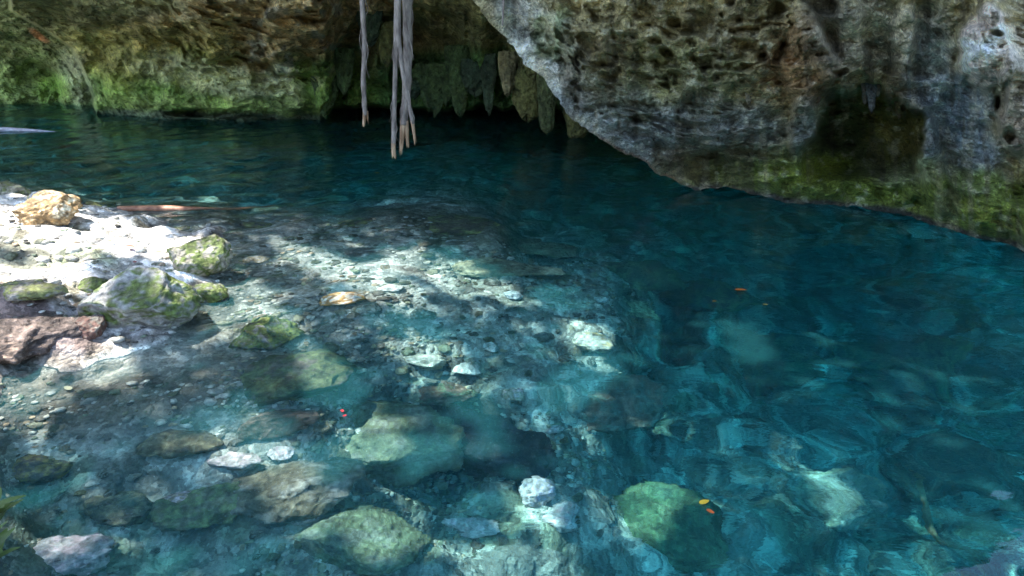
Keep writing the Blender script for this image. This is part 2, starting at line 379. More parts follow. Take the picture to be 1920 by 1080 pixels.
# bank
up = sstep(-0.02, 0.03, gz)
bank = np.zeros_like(col) + np.array((0.78, 0.75, 0.70))
bank = lay(bank, (0.17, 0.15, 0.08), sstep(0.22, 0.36, nB + 0.25 * nA) * 0.85)
bank = lay(bank, (0.13, 0.075, 0.06), blob(bpx, bpy_, 40, 640, 150, 45, 8, 0.4, 0.6, 21) * 0.9)
bank = lay(bank, (0.09, 0.10, 0.04), blob(bpx, bpy_, 30, 540, 110, 22, 5, 0.4, 0.9, 22) * 0.8)
bank = lay(bank, (0.08, 0.11, 0.03), blob(bpx, bpy_, 180, 530, 50, 16, 5, 0.4, 0.9, 23) * 0.8)
bank = lay(bank, (0.10, 0.09, 0.06), sstep(0.3, 0.5, nC + 0.5 * nB) * 0.7)
bank = lay(bank, (0.12, 0.10, 0.07), (1 - sstep(0.02, 0.07, gz)) * 0.8)
col = col * (1 - up[..., None]) + bank * up[..., None]
V = np.stack([gx, gy, gz], -1).reshape(-1, 3)
o = mesh_obj('lake_bed', V, grid_faces(*gx.shape)[:, ::-1], M_bed, col=col.reshape(-1, 3)); tag(o, kind='structure'); o.cycles.is_caustics_receiver = True

# ------------------------------------------------------------------ water body: a closed volume, its top the surface
WX0, WX1, WY0, WY1 = -14.0, 12.0, 0.35, 22.0
def waves(x, y):
    """height of the rippled surface: gentle crossing swells and a finer chop"""
    z = 0 * x; rw = random.Random(12)
    wx_ = x + 0.25 * vnoise(x * 0.8, y * 0.8, 0 * x, 501); wy_ = y + 0.25 * vnoise(x * 0.8, y * 0.8, 0 * x, 502)
    for lam, amp, n in ((1.3, 0.0035, 4), (0.62, 0.0028, 6), (0.30, 0.0010, 7)):
        for i in range(n):
            th = rw.gauss(1.45, 0.75); ph = rw.uniform(0, 6.28); k = 2 * math.pi / (lam * rw.uniform(0.75, 1.3))
            z = z + amp * np.sin(k * (wx_ * math.cos(th) + wy_ * math.sin(th)) + ph)
    return z * (0.55 + 0.75 * np.clip(0.5 + vnoise(x * 0.5, y * 0.5, 0 * x, 503), 0, 1))
ax = np.unique(np.concatenate([np.linspace(WX0, -6, 60), np.linspace(-6, 6, 330), np.linspace(6, WX1, 40)]))
ay = np.unique(np.concatenate([np.linspace(WY0, 8, 230), np.linspace(8, 14, 120), np.linspace(14, WY1, 40)]))
AX, AY = np.meshgrid(ax, ay, indexing='ij')
AZ = waves(AX, AY)
AZ[0] = 0; AZ[-1] = 0; AZ[:, 0] = 0; AZ[:, -1] = 0
n_, m_ = AX.shape
top = np.stack([AX, AY, AZ], -1).reshape(-1, 3)
ring = [(i, 0) for i in range(n_)] + [(n_ - 1, j) for j in range(1, m_)] + [(i, m_ - 1) for i in range(n_ - 2, -1, -1)] + [(0, j) for j in range(m_ - 2, 0, -1)]
ri = np.array([i * m_ + j for i, j in ring]); rx = top[ri]
low_ = rx.copy(); low_[:, 2] = -7.0
b0 = len(top); K = len(ri); a_ = np.arange(K)
bot = np.array([(WX0, WY0, -7.0), (WX1, WY0, -7.0), (WX1, WY1, -7.0), (WX0, WY1, -7.0)])
side = np.stack([ri, b0 + a_, b0 + (a_ + 1) % K, np.roll(ri, -1)], 1)
cen = len(top) + K
botf = [(b0 + 0, b0 + n_ - 1, b0 + n_ + m_ - 2, b0 + 2 * n_ + m_ - 3)]
me = bpy.data.meshes.new('water')
gf = grid_faces(n_, m_)[:, ::-1]
faces = gf.tolist() + side.tolist() + [tuple(int(t) for t in (b0 + a_[::-1]))]
me.from_pydata(np.concatenate([top, low_]).tolist(), [], faces); me.update()
me.polygons.foreach_set('use_smooth', np.array([True] * len(gf) + [False] * (K + 1)))
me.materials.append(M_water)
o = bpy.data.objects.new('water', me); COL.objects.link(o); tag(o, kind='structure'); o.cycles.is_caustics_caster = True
Vb = [(x, y, z) for z in (0.02, -7.2) for x, y in ((WX0, WY0), (WX1, WY0), (WX1, WY1), (WX0, WY1))]
body = mesh_obj('water_body', Vb, [(0, 1, 2, 3), (7, 6, 5, 4), (0, 4, 5, 1), (1, 5, 6, 2), (2, 6, 7, 3), (3, 7, 4, 0)], M_body, smooth=False); tag(body, kind='structure')

# ------------------------------------------------------------------ far cave wall
wx = axis([(-900, -60, 14), (-60, 1340, 2.6), (1340, 2600, 30)])
wy = axis([(-900, -60, 12), (-60, 236, 2.0), (236, 330, 10), (330, 1300, 40)])
X, Y_ = np.meshgrid(wx, wy, indexing='ij')
wl = np.interp(X, [-900, 0, 120, 260, 480, 610, 640, 780, 900, 1000, 1300, 2600], [206, 212, 213, 216, 223, 226, 214, 214, 222, 222, 225, 225])
_, base = W(0 * X + 960, wl)
t_ = np.clip((wl - Y_) / 215.0, -0.6, 6)
over = np.interp(t_, [-0.6, 0, 0.3, 0.6, 1.0, 1.6, 2.5, 5.5], [0, 0, 0.15, 1.0, 3.0, 5.0, 6.2, 7.6])
over *= np.interp(X, [-900, 100, 400, 700, 900, 2600], [0.8, 0.8, 1.0, 0.85, 0.9, 0.9])
D = base - over
edge = np.interp(Y_, [-900, 20, 60, 90, 130, 180, 240], [-40, 20, 90, 135, 155, 176, 181])
rec = 1 - sstep(-4, 4, X - edge)
D += rec * (1.6 + 0.4 * vnoise(X / 80, Y_ / 80, 0 * X, 2))
D -= (0.7 * blob(X, Y_, 480, 30, 170, 95, 0, 0.25, 0.5, 3))
D -= (0.5 * blob(X, Y_, 560, 60, 60, 70, 0, 0.25, 0.6, 4))
D -= (0.35 * blob(X, Y_, 380, 150, 220, 60, 0, 0.35, 0.5, 5))
D -= (0.45 * blob(X, Y_, 470, 190, 130, 28, 4, 0.4, 0.5, 6))
D -= (0.3 * blob(X, Y_, 250, 160, 70, 40, 4, 0.4, 0.5, 8))
D += 0.9 * blob(X, Y_, 800, 75, 55, 55, 0, 0.3, 0.5, 7)
D += 0.6 * blob(X, Y_, 668, 95, 34, 60, 0, 0.3, 0.5, 9)
D += 0.5 * blob(X, Y_, 380, 212, 60, 8, 0, 0.3, 0.3, 19)
D += 2.2 * sstep(600, 625, X) * sstep(196, 212, Y_ + 8 * vnoise(X / 22, 0 * X, 0 * X, 12)) * (1 - sstep(240, 300, Y_))
fold = ridged(X / 55.0, Y_ / 400.0, 0 * X, 17, 3)
foldm = sstep(570, 620, X) * sstep(70, 120, Y_) + 0.5 * sstep(560, 700, X) * (1 - sstep(70, 120, Y_))
D -= foldm * fold * 0.8
x3, y3, z3 = P(X, Y_, D)
D += 0.50 * fbm(x3 * 1.1, y3 * 1.1, z3 * 1.5, 61, 6, 0.58) * 1.2 - 0.18 * ridged(x3 * 2.4, y3 * 1.2, z3 * 3.0, 66, 4) * (0.5 + 1.4 * blob(X, Y_, 500, 50, 220, 110, 0, 0.5))
wv, _, wid = worley(x3 * 3.2, y3 * 2.0, z3 * 3.2, 21)
D += 0.22 * sstep(0.05, 0.35, fbm(x3 * 3.5, y3 * 3.5, z3 * 5, 68, 4)) * (0.4 + 1.2 * blob(X, Y_, 560, 60, 260, 110, 0, 0.5))
D += 0.16 * (0.5 - wv) * (0.5 + 1.5 * blob(X, Y_, 520, 40, 240, 100, 0, 0.5))
x3, y3, z3 = P(X, Y_, D)
c = np.zeros(X.shape + (3,)) + np.array((0.16, 0.145, 0.075))
n1 = fbm(X / 90, Y_ / 60, 0 * X, 81, 5); n2 = fbm(X / 30, Y_ / 22, 0 * X, 86, 4)
c = lay(c, (0.10, 0.17, 0.035), sstep(70, 140, Y_ + 50 * n1) * 0.85)
c = lay(c, (0.34, 0.24, 0.14), blob(X, Y_, 500, 40, 200, 85, 0, 0.35, 0.9, 31) * 0.85)
c = lay(c, (0.19, 0.17, 0.16), sstep(0.1, 0.35, n2) * blob(X, Y_, 520, 60, 180, 100, 0, 0.5) * 0.9)
c = lay(c, (0.22, 0.18, 0.05), blob(X, Y_, 280, 90, 150, 60, 0, 0.5, 0.8, 32) * 0.6)
c = lay(c, (0.34, 0.34, 0.24), blob(X, Y_, 430, 150, 130, 30, 12, 0.5, 0.9, 33) * 0.75)
c = lay(c, (0.26, 0.32, 0.12), blob(X, Y_, 400, 195, 170, 18, 2, 0.5, 0.9, 34) * 0.7)
c = lay(c, (0.42, 0.42, 0.36), blob(X, Y_, 512, 143, 28, 16, 0, 0.5, 0.9, 35) * 0.8)
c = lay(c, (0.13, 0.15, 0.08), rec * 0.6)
c = lay(c, (0.11, 0.20, 0.03), blob(X, Y_, 108, 165, 34, 30, 0, 0.5, 0.9, 36) * 0.7)
c = lay(c, (0.24, 0.24, 0.22), blob(X, Y_, 148, 155, 26, 50, -15, 0.6, 0.9, 37) * 0.5)
c = lay(c, (0.38, 0.15, 0.08), blob(X, Y_, 75, 68, 22, 6, 35, 0.4, 0.8, 38) * 0.9)
c = lay(c, (0.05, 0.11, 0.045), sstep(690, 720, X) * sstep(85, 110, Y_) * 0.7)
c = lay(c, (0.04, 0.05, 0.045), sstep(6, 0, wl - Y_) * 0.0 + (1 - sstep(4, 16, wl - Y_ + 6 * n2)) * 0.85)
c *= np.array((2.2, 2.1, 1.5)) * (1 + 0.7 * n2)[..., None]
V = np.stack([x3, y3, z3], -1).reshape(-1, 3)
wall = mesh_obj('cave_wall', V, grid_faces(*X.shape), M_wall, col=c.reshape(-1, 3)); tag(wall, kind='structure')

# ------------------------------------------------------------------ stalactites (parts of the rock they grow from)
def stalactite(px, py0, py1, wpx, Y, col1, parent, mat, flat=0.25, seed=1, lean=0.0, name='stalactite'):
    n, m = 70, 56
    top = np.array(P(px, py0, Y)); bot = np.array(P(px + lean, py1, Y))
    s = np.linspace(0, 1, n)[:, None]; a = np.linspace(0, 2 * math.pi, m, endpoint=False)[None]
    fwd = Y * cp + (CH - top[2]) * sp_
    r0 = wpx / F * fwd
    prof = np.interp(s, [0, 0.15, 0.5, 0.8, 0.93, 1.0], [1.0, 1.05, 0.85, 0.5 + flat * 0.5, 0.28 + flat * 0.6, 0.04])
    cx = top[0] + (bot[0] - top[0]) * s; z = top[2] + (bot[2] - top[2]) * s
    fl = 1 + 0.22 * ridged(np.cos(a) * 1.6 + seed, np.sin(a) * 1.6 + 0 * s, s * 1.2, seed, 3) + 0.30 * fbm(np.cos(a) * 1.6 + 0 * s, np.sin(a) * 1.6 + 0 * s, s * 4 + seed, seed + 5, 5)
    rr = r0 * prof * fl
    x = cx + rr * np.cos(a); y = Y + rr * 0.8 * np.sin(a) + 0 * s; z = z + 0 * a + 0.05 * r0 * vnoise(x * 20, y * 20, 0 * x, seed)
    z = z - r0 * 0.5 * (s > 0.7) * vnoise(np.cos(a) * 1.5 + 0 * s, np.sin(a) * 1.5 + 0 * s, 0 * s + 0 * a + seed, seed + 3) * (s - 0.7) / 0.3
    c = np.zeros((n, m, 3)) + np.array(col1)
    c *= (1 + 0.5 * fbm(x * 9, y * 9, z * 2.5, seed + 8, 4))[..., None]
    c = c * (1 - 0.25 * sstep(0.8, 1, s + 0 * a))[..., None]
    return mesh_obj(name, np.stack([x, y, z], -1).reshape(-1, 3), grid_faces(n, m, True), mat, parent, col=c.reshape(-1, 3))
GY = (0.22, 0.20, 0.06); GR = (0.09, 0.13, 0.04); GD = (0.07, 0.10, 0.05)
for i, a in enumerate([(952, 96, 180, 17, 10.6, (0.30, 0.24, 0.11)), (988, 92, 224, 30, 10.7, GY), (1026, 130, 251, 18, 10.5, (0.17, 0.19, 0.07)), (1060, 150, 214, 12, 10.9, GD), (1082, 165, 262, 24, 10.6, GY), (1004, 80, 150, 16, 10.9, (0.10, 0.09, 0.07)),
                       (862, 85, 214, 22, 11.9, GR), (838, 120, 196, 13, 12.1, GR), (812, 118, 205, 34, 12.3, GR), (890, 110, 180, 26, 11.8, GD), (916, 100, 216, 13, 11.6, GD), (775, 150, 180, 20, 12.3, GD),
                       (612, 110, 216, 26, 12.1, GR), (645, 90, 176, 18, 11.9, GR), (590, 95, 150, 14, 11.9, GD), (724, 40, 118, 22, 11.3, GY), (694, 20, 84, 20, 10.9, GD)]):
    px, p0, p1, ww, YY, cc = a
    so = stalactite(px, p0, p1, ww, YY, cc, wall, M_wall, flat=0.5 if i in (1, 2, 4) else 0.2, seed=i + 3)

# ------------------------------------------------------------------ right rock overhang
SIL = [(760, -260, 4.6), (860, -40, 5.6), (882, 0, 6.0), (915, 30, 6.1), (960, 80, 6.3), (990, 125, 6.4), (1035, 165, 6.5), (1075, 225, 6.6), (1120, 258, 6.75), (1165, 285, 6.95), (1215, 305, 7.1), (1232, 326, 7.2), (1270, 340, 7.3), (1300, 356, None), (1370, 352, 7.2), (1440, 372, None), (1480, 381, None), (1560, 385, None), (1640, 394, None), (1700, 405, None), (1760, 424, None), (1830, 447, None), (1880, 455, None), (1930, 480, None), (2050, 530, None), (2300, 640, None), (2700, 800, None)]
SIL = [(a, b, c if c else float(W(a, b)[1])) for a, b, c in SIL]
ctr = [(a, b, c) for a, b, c in SIL] + [(1200, 100, 5.7), (1100, 130, 6.0), (1400, 100, 5.2), (1350, 250, 6.2), (1250, 250, 6.4), (1480, 330, 6.6), (1450, 200, 5.7), (1600, 300, 6.3), (1600, 200, 5.6), (1700, 50, 4.8), (1850, 100, 4.3), (1750, 300, 5.5), (1780, 200, 5.0), (1900, 300, 4.9), (1920, 400, 5.1), (1850, 400, 5.3), (1000, 0, 5.8), (1000, -100, 5.3), (1400, -200, 4.4), (1900, -200, 3.9), (1500, 0, 4.9), (1750, -600, 3.2), (1000, -500, 4.0), (2300, 0, 3.8), (2500, 400, 3.8), (2600, -300, 3.0)]
dmap = rbf([(a, b) for a, b, c in ctr], [c for a, b, c in ctr], 0.02)
seg = np.array(SIL); L = np.concatenate([[0], np.cumsum(np.hypot(np.diff(seg[:, 0]), np.diff(seg[:, 1])))])
Lt = axis([(0, 220, 14), (220, 1560, 2.6), (1560, L[-1], 30)])
sx, sy = np.interp(Lt, L, seg[:, 0]), np.interp(Lt, L, seg[:, 1]); sdp = np.interp(Lt, L, seg[:, 2])
sx = sx + 5 * vnoise(Lt / 30, 0 * Lt, 0 * Lt, 91) + 2.5 * vnoise(Lt / 9, 0 * Lt, 0 * Lt, 92); sy = sy + 3 * vnoise(Lt / 40, 0 * Lt, 0 * Lt, 93) + 2 * vnoise(Lt / 8, 0 * Lt, 0 * Lt, 94)
vv = np.concatenate([np.linspace(0, 0.42, 24, endpoint=False), np.linspace(0.42, 1.0, 380)])
CXc, CYc = 1760.0, -560.0
SX = CXc + (sx[:, None] - CXc) * vv[None]; SY = CYc + (sy[:, None] - CYc) * vv[None]
D = dmap(SX, SY)
q = vv[None] + 0 * SX
D = D * (1 - sstep(0.9, 1, q)) + sdp[:, None] * sstep(0.9, 1, q)
inn = 1 - sstep(0.965, 1.0, q)
def rb(*a, **k): return blob(SX, SY, *a, **k)
alc = rb(1635, 268, 95, 98, -12, 0.10, 0.5, 101); alc2 = rb(1580, 300, 70, 70, 0, 0.2, 0.2, 102)
S = 0 * D
S += 1.0 * np.maximum(alc, 0.8 * alc2) * (1 - 0.85 * sstep(310, 345, SY))
S += 0.28 * rb(1332, 318, 42, 36, 0, 0.15, 0.12, 103)
S -= 0.18 * rb(1400, 320, 60, 30, 0, 0.4, 0.4, 104) + 0.22 * rb(1500, 345, 80, 25, 0, 0.4, 0.4, 105) + 0.2 * rb(1680, 345, 90, 30, 0, 0.4, 0.4, 106) + 0.3 * rb(1860, 400, 120, 40, 20, 0.4, 0.3, 107)
S -= 0.34 * rb(1510, 255, 30, 85, 0, 0.3, 0.25, 108) + 0.25 * rb(1520, 130, 50, 75, 0, 0.25, 0.3, 109)
S -= 0.22 * rb(1520, 60, 22, 140, -28, 0.4, 0.3, 110) + 0.30 * rb(1740, 290, 24, 110, -14, 0.4, 0.3, 111)
S -= 0.36 * rb(1850, 92, 46, 66, 8, 0.35, 0.6, 112) + 0.45 * rb(1912, 190, 40, 100, 0, 0.15, 0.3, 113)
S -= 0.25 * rb(1600, 90, 26, 120, -8, 0.5, 0.5, 126) + 0.25 * rb(1690, 110, 20, 110, 6, 0.5, 0.5, 127)
S += 0.30 * rb(1880, 185, 12, 40, 10, 0.4, 0.7, 114) + 0.16 * rb(1800, 270, 60, 90, 0, 0.4, 0.3, 115) + 0.3 * rb(1895, 255, 12, 14, 0, 0.4, 0.3, 125)
S += 0.15 * rb(1250, 150, 120, 60, 0, 0.5, 0.5, 116) - 0.15 * rb(1050, 80, 90, 60, 40, 0.5, 0.4, 117) - 0.14 * rb(1180, 240, 110, 50, 20, 0.5, 0.4, 118)
S += 0.20 * rb(1610, 150, 20, 12, 0, 0.3, 0.4, 119) + 0.2 * rb(1530, 0, 40, 16, 30, 0.3, 0.5, 120)
rnd = random.Random(4)
for i in range(45):
    cx = rnd.uniform(960, 1560); cy = rnd.uniform(-20, 330); r = rnd.uniform(3.5, 9) * (1.5 if rnd.random() < 0.15 else 1)
    S += rnd.uniform(0.05, 0.16) * rb(cx, cy, r * rnd.uniform(1, 1.6), r, rnd.uniform(-40, 40), 0.35, 0.35, 200 + i)
for (cx, cy, r) in [(1162, 72, 10), (1226, 75, 9), (1200, 160, 12), (1178, 102, 16), (1235, 112, 17), (1120, 124, 8), (1345, 145, 10), (1250, 100, 10), (1292, 60, 8), (1290, 190, 10), (1868, 62, 9)]:
    S += 0.13 * rb(cx, cy, r * 1.5, r * .8, cx % 70 - 35, 0.35, 0.9, 300 + cx)
x3, y3, z3 = P(SX, SY, D)
S += 0.16 * fbm(x3 * 1.4, y3 * 1.4, z3 * 1.4, 131, 4) - 0.10 * ridged(x3 * 3.2, y3 * 3, z3 * 3.2, 136, 4)
wv, w2_, _ = worley(x3 * 4.5 + 0.4 * vnoise(x3 * 6, y3 * 6, z3 * 6, 5), y3 * 4.5, z3 * 4.5, 141)
wb, _, ib = worley(x3 * 14, y3 * 10, z3 * 14, 145)
pit = 1 - sstep(0.15, 0.45, wb)
hx_ = x3 + 0.05 * fbm(x3 * 5, y3 * 5, z3 * 5, 301, 3); hz_ = z3 + 0.05 * fbm(x3 * 5 + 9, y3 * 5, z3 * 5, 302, 3)
cav = fbm(hx_ * 5.0, y3 * 5.0, hz_ * 7.0, 303, 3); cav2 = fbm(hx_ * 12.0, y3 * 9.0, hz_ * 15.0, 304, 3)
cm = rb(1250, 140, 330, 150, 0, 0.4, 0.5, 305) + 0.4
S += cm * (0.15 * sstep(0.12, 0.36, cav) + 0.06 * sstep(0.10, 0.4, cav2)) * (0.3 + 0.7 * inn)
S -= 0.06 * ridged(hx_ * 1.7, y3 * 1.7, hz_ * 1.2, 306, 4)
S += 0.10 * (1 - sstep(0.1, 0.6, wv)) + 0.035 * pit * (ib > 0.45) + 0.085 * fbm(x3 * 10, y3 * 10, z3 * 10, 151, 6, 0.66)
D = D + S * (0.12 + 0.88 * inn)
x3, y3, z3 = P(SX, SY, D)
# wrap: the underside and back of the rock
ks = np.array([0.03, 0.1, 0.22, 0.4, 0.65, 1.0, 1.5, 2.2, 3.2])[None]
low = sstep(330, 372, sy)[:, None]
ex, ey, ez = x3[:, -1:], y3[:, -1:], z3[:, -1:]
nz = 0.12 * vnoise(ex * 3 + 0 * ks, ks * 3 + 0 * ex, ez * 3 + 0 * ks, 7)
bx = ex + ks * 0.30 + 0.1 * nz; by = ey + ks * 0.95
bz = ez + nz * np.minimum(ks, 0.6) - low * np.clip(ks - 0.25, 0, 0.7) * 0.5 + (1 - low) * np.clip(ks - 0.3, 0, 5) * 0.35
c = np.zeros(SX.shape + (3,)) + np.array((0.26, 0.22, 0.12))
n1 = fbm(SX / 120, SY / 90, 0 * SX, 161, 5); n2 = fbm(SX / 36, SY / 30, 0 * SX, 166, 5); n3 = fbm(SX / 14, SY / 12, 0 * SX, 171, 4)
def lc(col_, c_, m_): return lay(col_, c_, m_)
c = lc(c, (0.14, 0.12, 0.07), sstep(0.05, 0.35, n1 + 0.4 * n2) * 0.8)
c = lc(c, (0.24, 0.14, 0.07), rb(1510, 110, 70, 90, 0, 0.4, 0.5, 181) * 0.8)
c = lc(c, (0.46, 0.48, 0.52), rb(1010, 80, 60, 150, -42, 0.4, 0.6, 182) * 0.9)  # skylight along the left edge, painted bluish white
c = lc(c, (0.30, 0.35, 0.42), rb(1150, 220, 130, 60, 38, 0.4, 0.7, 183) * 0.7)
c = lc(c, (0.17, 0.20, 0.23), rb(1330, 240, 120, 60, 10, 0.4, 0.7, 184) * 0.7)
c = lc(c, (0.13, 0.17, 0.06), rb(1040, 70, 40, 50, 0, 0.4, 0.9, 185) * 0.75)
c = lc(c, (0.15, 0.19, 0.22), rb(1512, 250, 30, 70, 0, 0.4, 0.4, 186) * 0.7)
c = lc(c, (0.36, 0.34, 0.30), rb(1640, 50, 140, 70, 0, 0.4, 0.7, 187) * 0.6)
c = lc(c, (0.20, 0.25, 0.33), rb(1790, 230, 75, 130, -20, 0.3, 0.5, 188) * 0.85)
c = lc(c, (0.30, 0.33, 0.37), rb(1745, 110, 40, 90, 0, 0.4, 0.6, 189) * 0.6)
c = lc(c, (0.62, 0.54, 0.54), rb(1850, 92, 50, 70, 8, 0.15, 0.3, 112) * 0.9)
c = lc(c, (0.26, 0.22, 0.21), rb(1912, 180, 40, 120, 0, 0.3, 0.4, 190) * 0.8)
c = lc(c, (0.11, 0.12, 0.03), np.clip(alc + alc2, 0, 1) * 0.9)
c = lc(c, (0.05, 0.07, 0.03), rb(1575, 260, 45, 90, 0, 0.4, 0.5, 191) * 0.8)
c = lc(c, (0.19, 0.15, 0.05), rb(1690, 240, 35, 60, 0, 0.4, 0.6, 192) * 0.7)
gm = sstep(-40, 20, SY - np.interp(SX, [1200, 1400, 1560, 1700, 1950], [330, 290, 300, 330, 335]) + 25 * n2)
c = lc(c, (0.14, 0.19, 0.035), gm * sstep(1250, 1400, SX) * 0.9)
c = lc(c, (0.22, 0.26, 0.04), rb(1540, 320, 60, 30, 0, 0.4, 0.8, 193) * 0.8)
c = lc(c, (0.26, 0.30, 0.17), rb(1690, 320, 70, 25, 0, 0.5, 0.8, 194) * 0.8)
c = lc(c, (0.22, 0.26, 0.05), rb(1840, 400, 90, 28, 20, 0.4, 0.8, 195) * 0.7)
c = lc(c, (0.10, 0.12, 0.045), rb(1250, 150, 130, 70, 0, 0.4, 0.9, 196) * 0.55)
c = lc(c, (0.20, 0.16, 0.09), rb(1130, 130, 60, 60, 0, 0.4, 0.9, 197) * 0.5)
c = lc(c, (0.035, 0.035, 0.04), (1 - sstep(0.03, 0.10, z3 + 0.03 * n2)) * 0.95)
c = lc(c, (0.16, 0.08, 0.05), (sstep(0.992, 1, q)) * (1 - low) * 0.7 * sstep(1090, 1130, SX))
c = lc(c, (0.42, 0.42, 0.38), sstep(0.28, 0.5, n3 + 0.3 * n2) * 0.35)
n5 = fbm(SX / 22, SY / 150, 0 * SX, 175, 4); c = lc(c, (0.10, 0.085, 0.06), sstep(0.15, 0.4, n5) * 0.55); c = lc(c, (0.36, 0.33, 0.25), sstep(0.2, 0.45, -n5) * 0.4)
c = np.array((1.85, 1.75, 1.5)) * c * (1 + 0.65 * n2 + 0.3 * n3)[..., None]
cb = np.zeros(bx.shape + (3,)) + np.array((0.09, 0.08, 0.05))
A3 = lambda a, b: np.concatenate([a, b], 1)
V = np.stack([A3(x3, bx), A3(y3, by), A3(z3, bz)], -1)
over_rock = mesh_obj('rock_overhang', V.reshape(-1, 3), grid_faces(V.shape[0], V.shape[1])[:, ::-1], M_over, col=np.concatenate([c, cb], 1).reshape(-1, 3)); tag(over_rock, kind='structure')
for a in [(1634, 140, 212, 9, 5.45, (0.15, 0.15, 0.15), 0), (1622, 140, 196, 7, 5.5, (0.18, 0.15, 0.12), 0), (1646, 150, 182, 5, 5.45, (0.18, 0.16, 0.12), 0), (1682, 160, 222, 7, 5.75, (0.22, 0.17, 0.10), 4), (1528, 120, 200, 16, 5.45, (0.2, 0.13, 0.08), 0), (1404, 150, 196, 8, 5.7, (0.2, 0.17, 0.11), 0)]:
    stalactite(*a[:6], over_rock, M_over, flat=0.25, seed=int(a[0]), lean=a[6])

# ------------------------------------------------------------------ the rim of the sinkhole behind and beside the camera
ang = np.linspace(R(150), R(372), 120); hh = np.linspace(-0.5, 1, 40)
A_, H_ = np.meshgrid(ang, hh, indexing='ij')
rad = 8.0 + 3.5 * np.cos(A_ - R(150)) ** 2 + 1.2 * H_ + 0.8 * fbm(np.cos(A_) * 3, np.sin(A_) * 3, H_ * 2, 401, 4)
rx_, ry_ = 1.0 + rad * np.cos(A_), 4.5 + rad * np.sin(A_) * 0.95
V = np.stack([rx_, ry_, H_ * 3.0 + 0.3 * fbm(rx_, ry_, 0 * rx_, 402, 4)], -1)
c = np.zeros(V.shape) + np.array((0.15, 0.16, 0.09)); c *= (1 + 0.5 * fbm(rx_, ry_, H_ * 3, 405, 4))[..., None]
o = mesh_obj('sinkhole_wall', V.reshape(-1, 3), grid_faces(120, 40), M_rim, col=c.reshape(-1, 3)); tag(o, kind='structure')

# ------------------------------------------------------------------ boulders and stones: each a thing of its own
import bmesh
def ico(sub):
    bm = bmesh.new(); bmesh.ops.create_icosphere(bm, subdivisions=sub, radius=1.0)
    v = np.array([x.co[:] for x in bm.verts]); f = np.array([[x.index for x in p.verts] for p in bm.faces]); bm.free(); return v, f
ICO = {}
def rock_mesh(seed, sub, dims, cuts=9, rough=0.12, flat_top=0.0):
    if sub not in ICO: ICO[sub] = ico(sub)
    v, f = ICO[sub]; v = v.copy(); rg = np.random.RandomState(seed)
    v *= (1 + 0.28 * fbm(v[:, 0] * 1.1 + seed, v[:, 1] * 1.1, v[:, 2] * 1.1, seed, 3))[:, None]
    for i in range(cuts):
        n = rg.normal(size=3); n /= np.linalg.norm(n); dd = rg.uniform(0.55, 0.85)
        e = np.maximum(v @ n - dd, 0); v -= n[None] * (e * 0.88)[:, None]
    if flat_top:
        e = np.maximum(v[:, 2] - flat_top, 0); v[:, 2] -= e * 0.85
    d_ = np.array(dims); q_ = v * d_ / max(dims)
    nn = fbm(q_[:, 0] * 3.2 + seed, q_[:, 1] * 3.2, q_[:, 2] * 3.2, seed + 4, 5) * rough + ridged(q_[:, 0] * 6, q_[:, 1] * 6, q_[:, 2] * 7 + seed, seed + 9, 4) * rough * 0.35
    v *= (1 + nn)[:, None]
    return v * d_[None], f
def rock_cols(v, f, base, moss, amount, seed, scale=1.0):
    fn = np.cross(v[f[:, 1]] - v[f[:, 0]], v[f[:, 2]] - v[f[:, 0]]); vn = np.zeros_like(v)
    for k in range(3): np.add.at(vn, f[:, k], fn)
    vn /= np.linalg.norm(vn, axis=1)[:, None] + 1e-9
    r = np.abs(v).max()
    n = fbm(v[:, 0] / r * 2.2 + seed, v[:, 1] / r * 2.2, v[:, 2] / r * 2.2, seed, 5); n2_ = fbm(v[:, 0] / r * 7, v[:, 1] / r * 7, v[:, 2] / r * 7 + seed, seed + 5, 4)
    c = np.zeros_like(v) + np.array(base); n4_ = fbm(v[:, 0] / r * 19, v[:, 1] / r * 19, v[:, 2] / r * 19 + seed, seed + 15, 3); c *= (1 + 0.8 * n2_ + 0.5 * n4_)[:, None]
    m = sstep(-0.16, 0.16, 0.6 * n + 0.6 * n2_ + 0.4 * n4_ + 0.12 * vn[:, 2] - 0.52 + amount) [:, None]
    c = c * (1 - m) + np.array(moss)[None] * (1 + 1.2 * n2_ + 0.9 * n4_)[:, None] * m
    return c
PROTO = {}
def boulder(name, px, py, wpx, sy, sz, yaw, base, moss, amount, label, cat, seed, sink=0.3, sub=5, mat=None, rise=0.0, cuts=9, rough=0.12, tilt=0.0, group=None, share=None, flat_top=0.0, zabs=None):
    x, y, z = on_bed(px, py)
    fwd = y * cp + (CH - z) * sp_; r = wpx / F * fwd / 2 * 1.06
    if share is not None:
        if share not in PROTO:
            v, f = rock_mesh(seed, sub, (1, sy, sz), cuts, rough)
            PROTO[share] = (mesh_obj(name, v, f, mat or M_stone, col=rock_cols(v, f, base, moss, amount, seed)))
            o = PROTO[share]
        else:
            o = PROTO[share].copy(); COL.objects.link(o)
        o.scale = (r, r, r)
    else:
        v, f = rock_mesh(seed, sub, (r, r * sy, r * sz), cuts, rough, flat_top)
        o = mesh_obj(name, v, f, mat or M_stone, col=rock_cols(v, f, base, moss, amount, seed))
    o.location = (x, y, (z if zabs is None else zabs) + r * sz * (1 - 2 * sink) + rise); o.rotation_euler = (R(tilt), R(tilt * 0.6), R(yaw))
    tag(o, label, cat, group); o.cycles.is_caustics_receiver = True
    return o
PALE = (0.58, 0.55, 0.48); GREY = (0.34, 0.34, 0.31); DK = (0.12, 0.11, 0.09); MOSS = (0.09, 0.12, 0.03); OLV = (0.16, 0.17, 0.06); ALG = (0.12, 0.115, 0.075); CREAM = (0.62, 0.60, 0.52); OCH = (0.34, 0.22, 0.10)
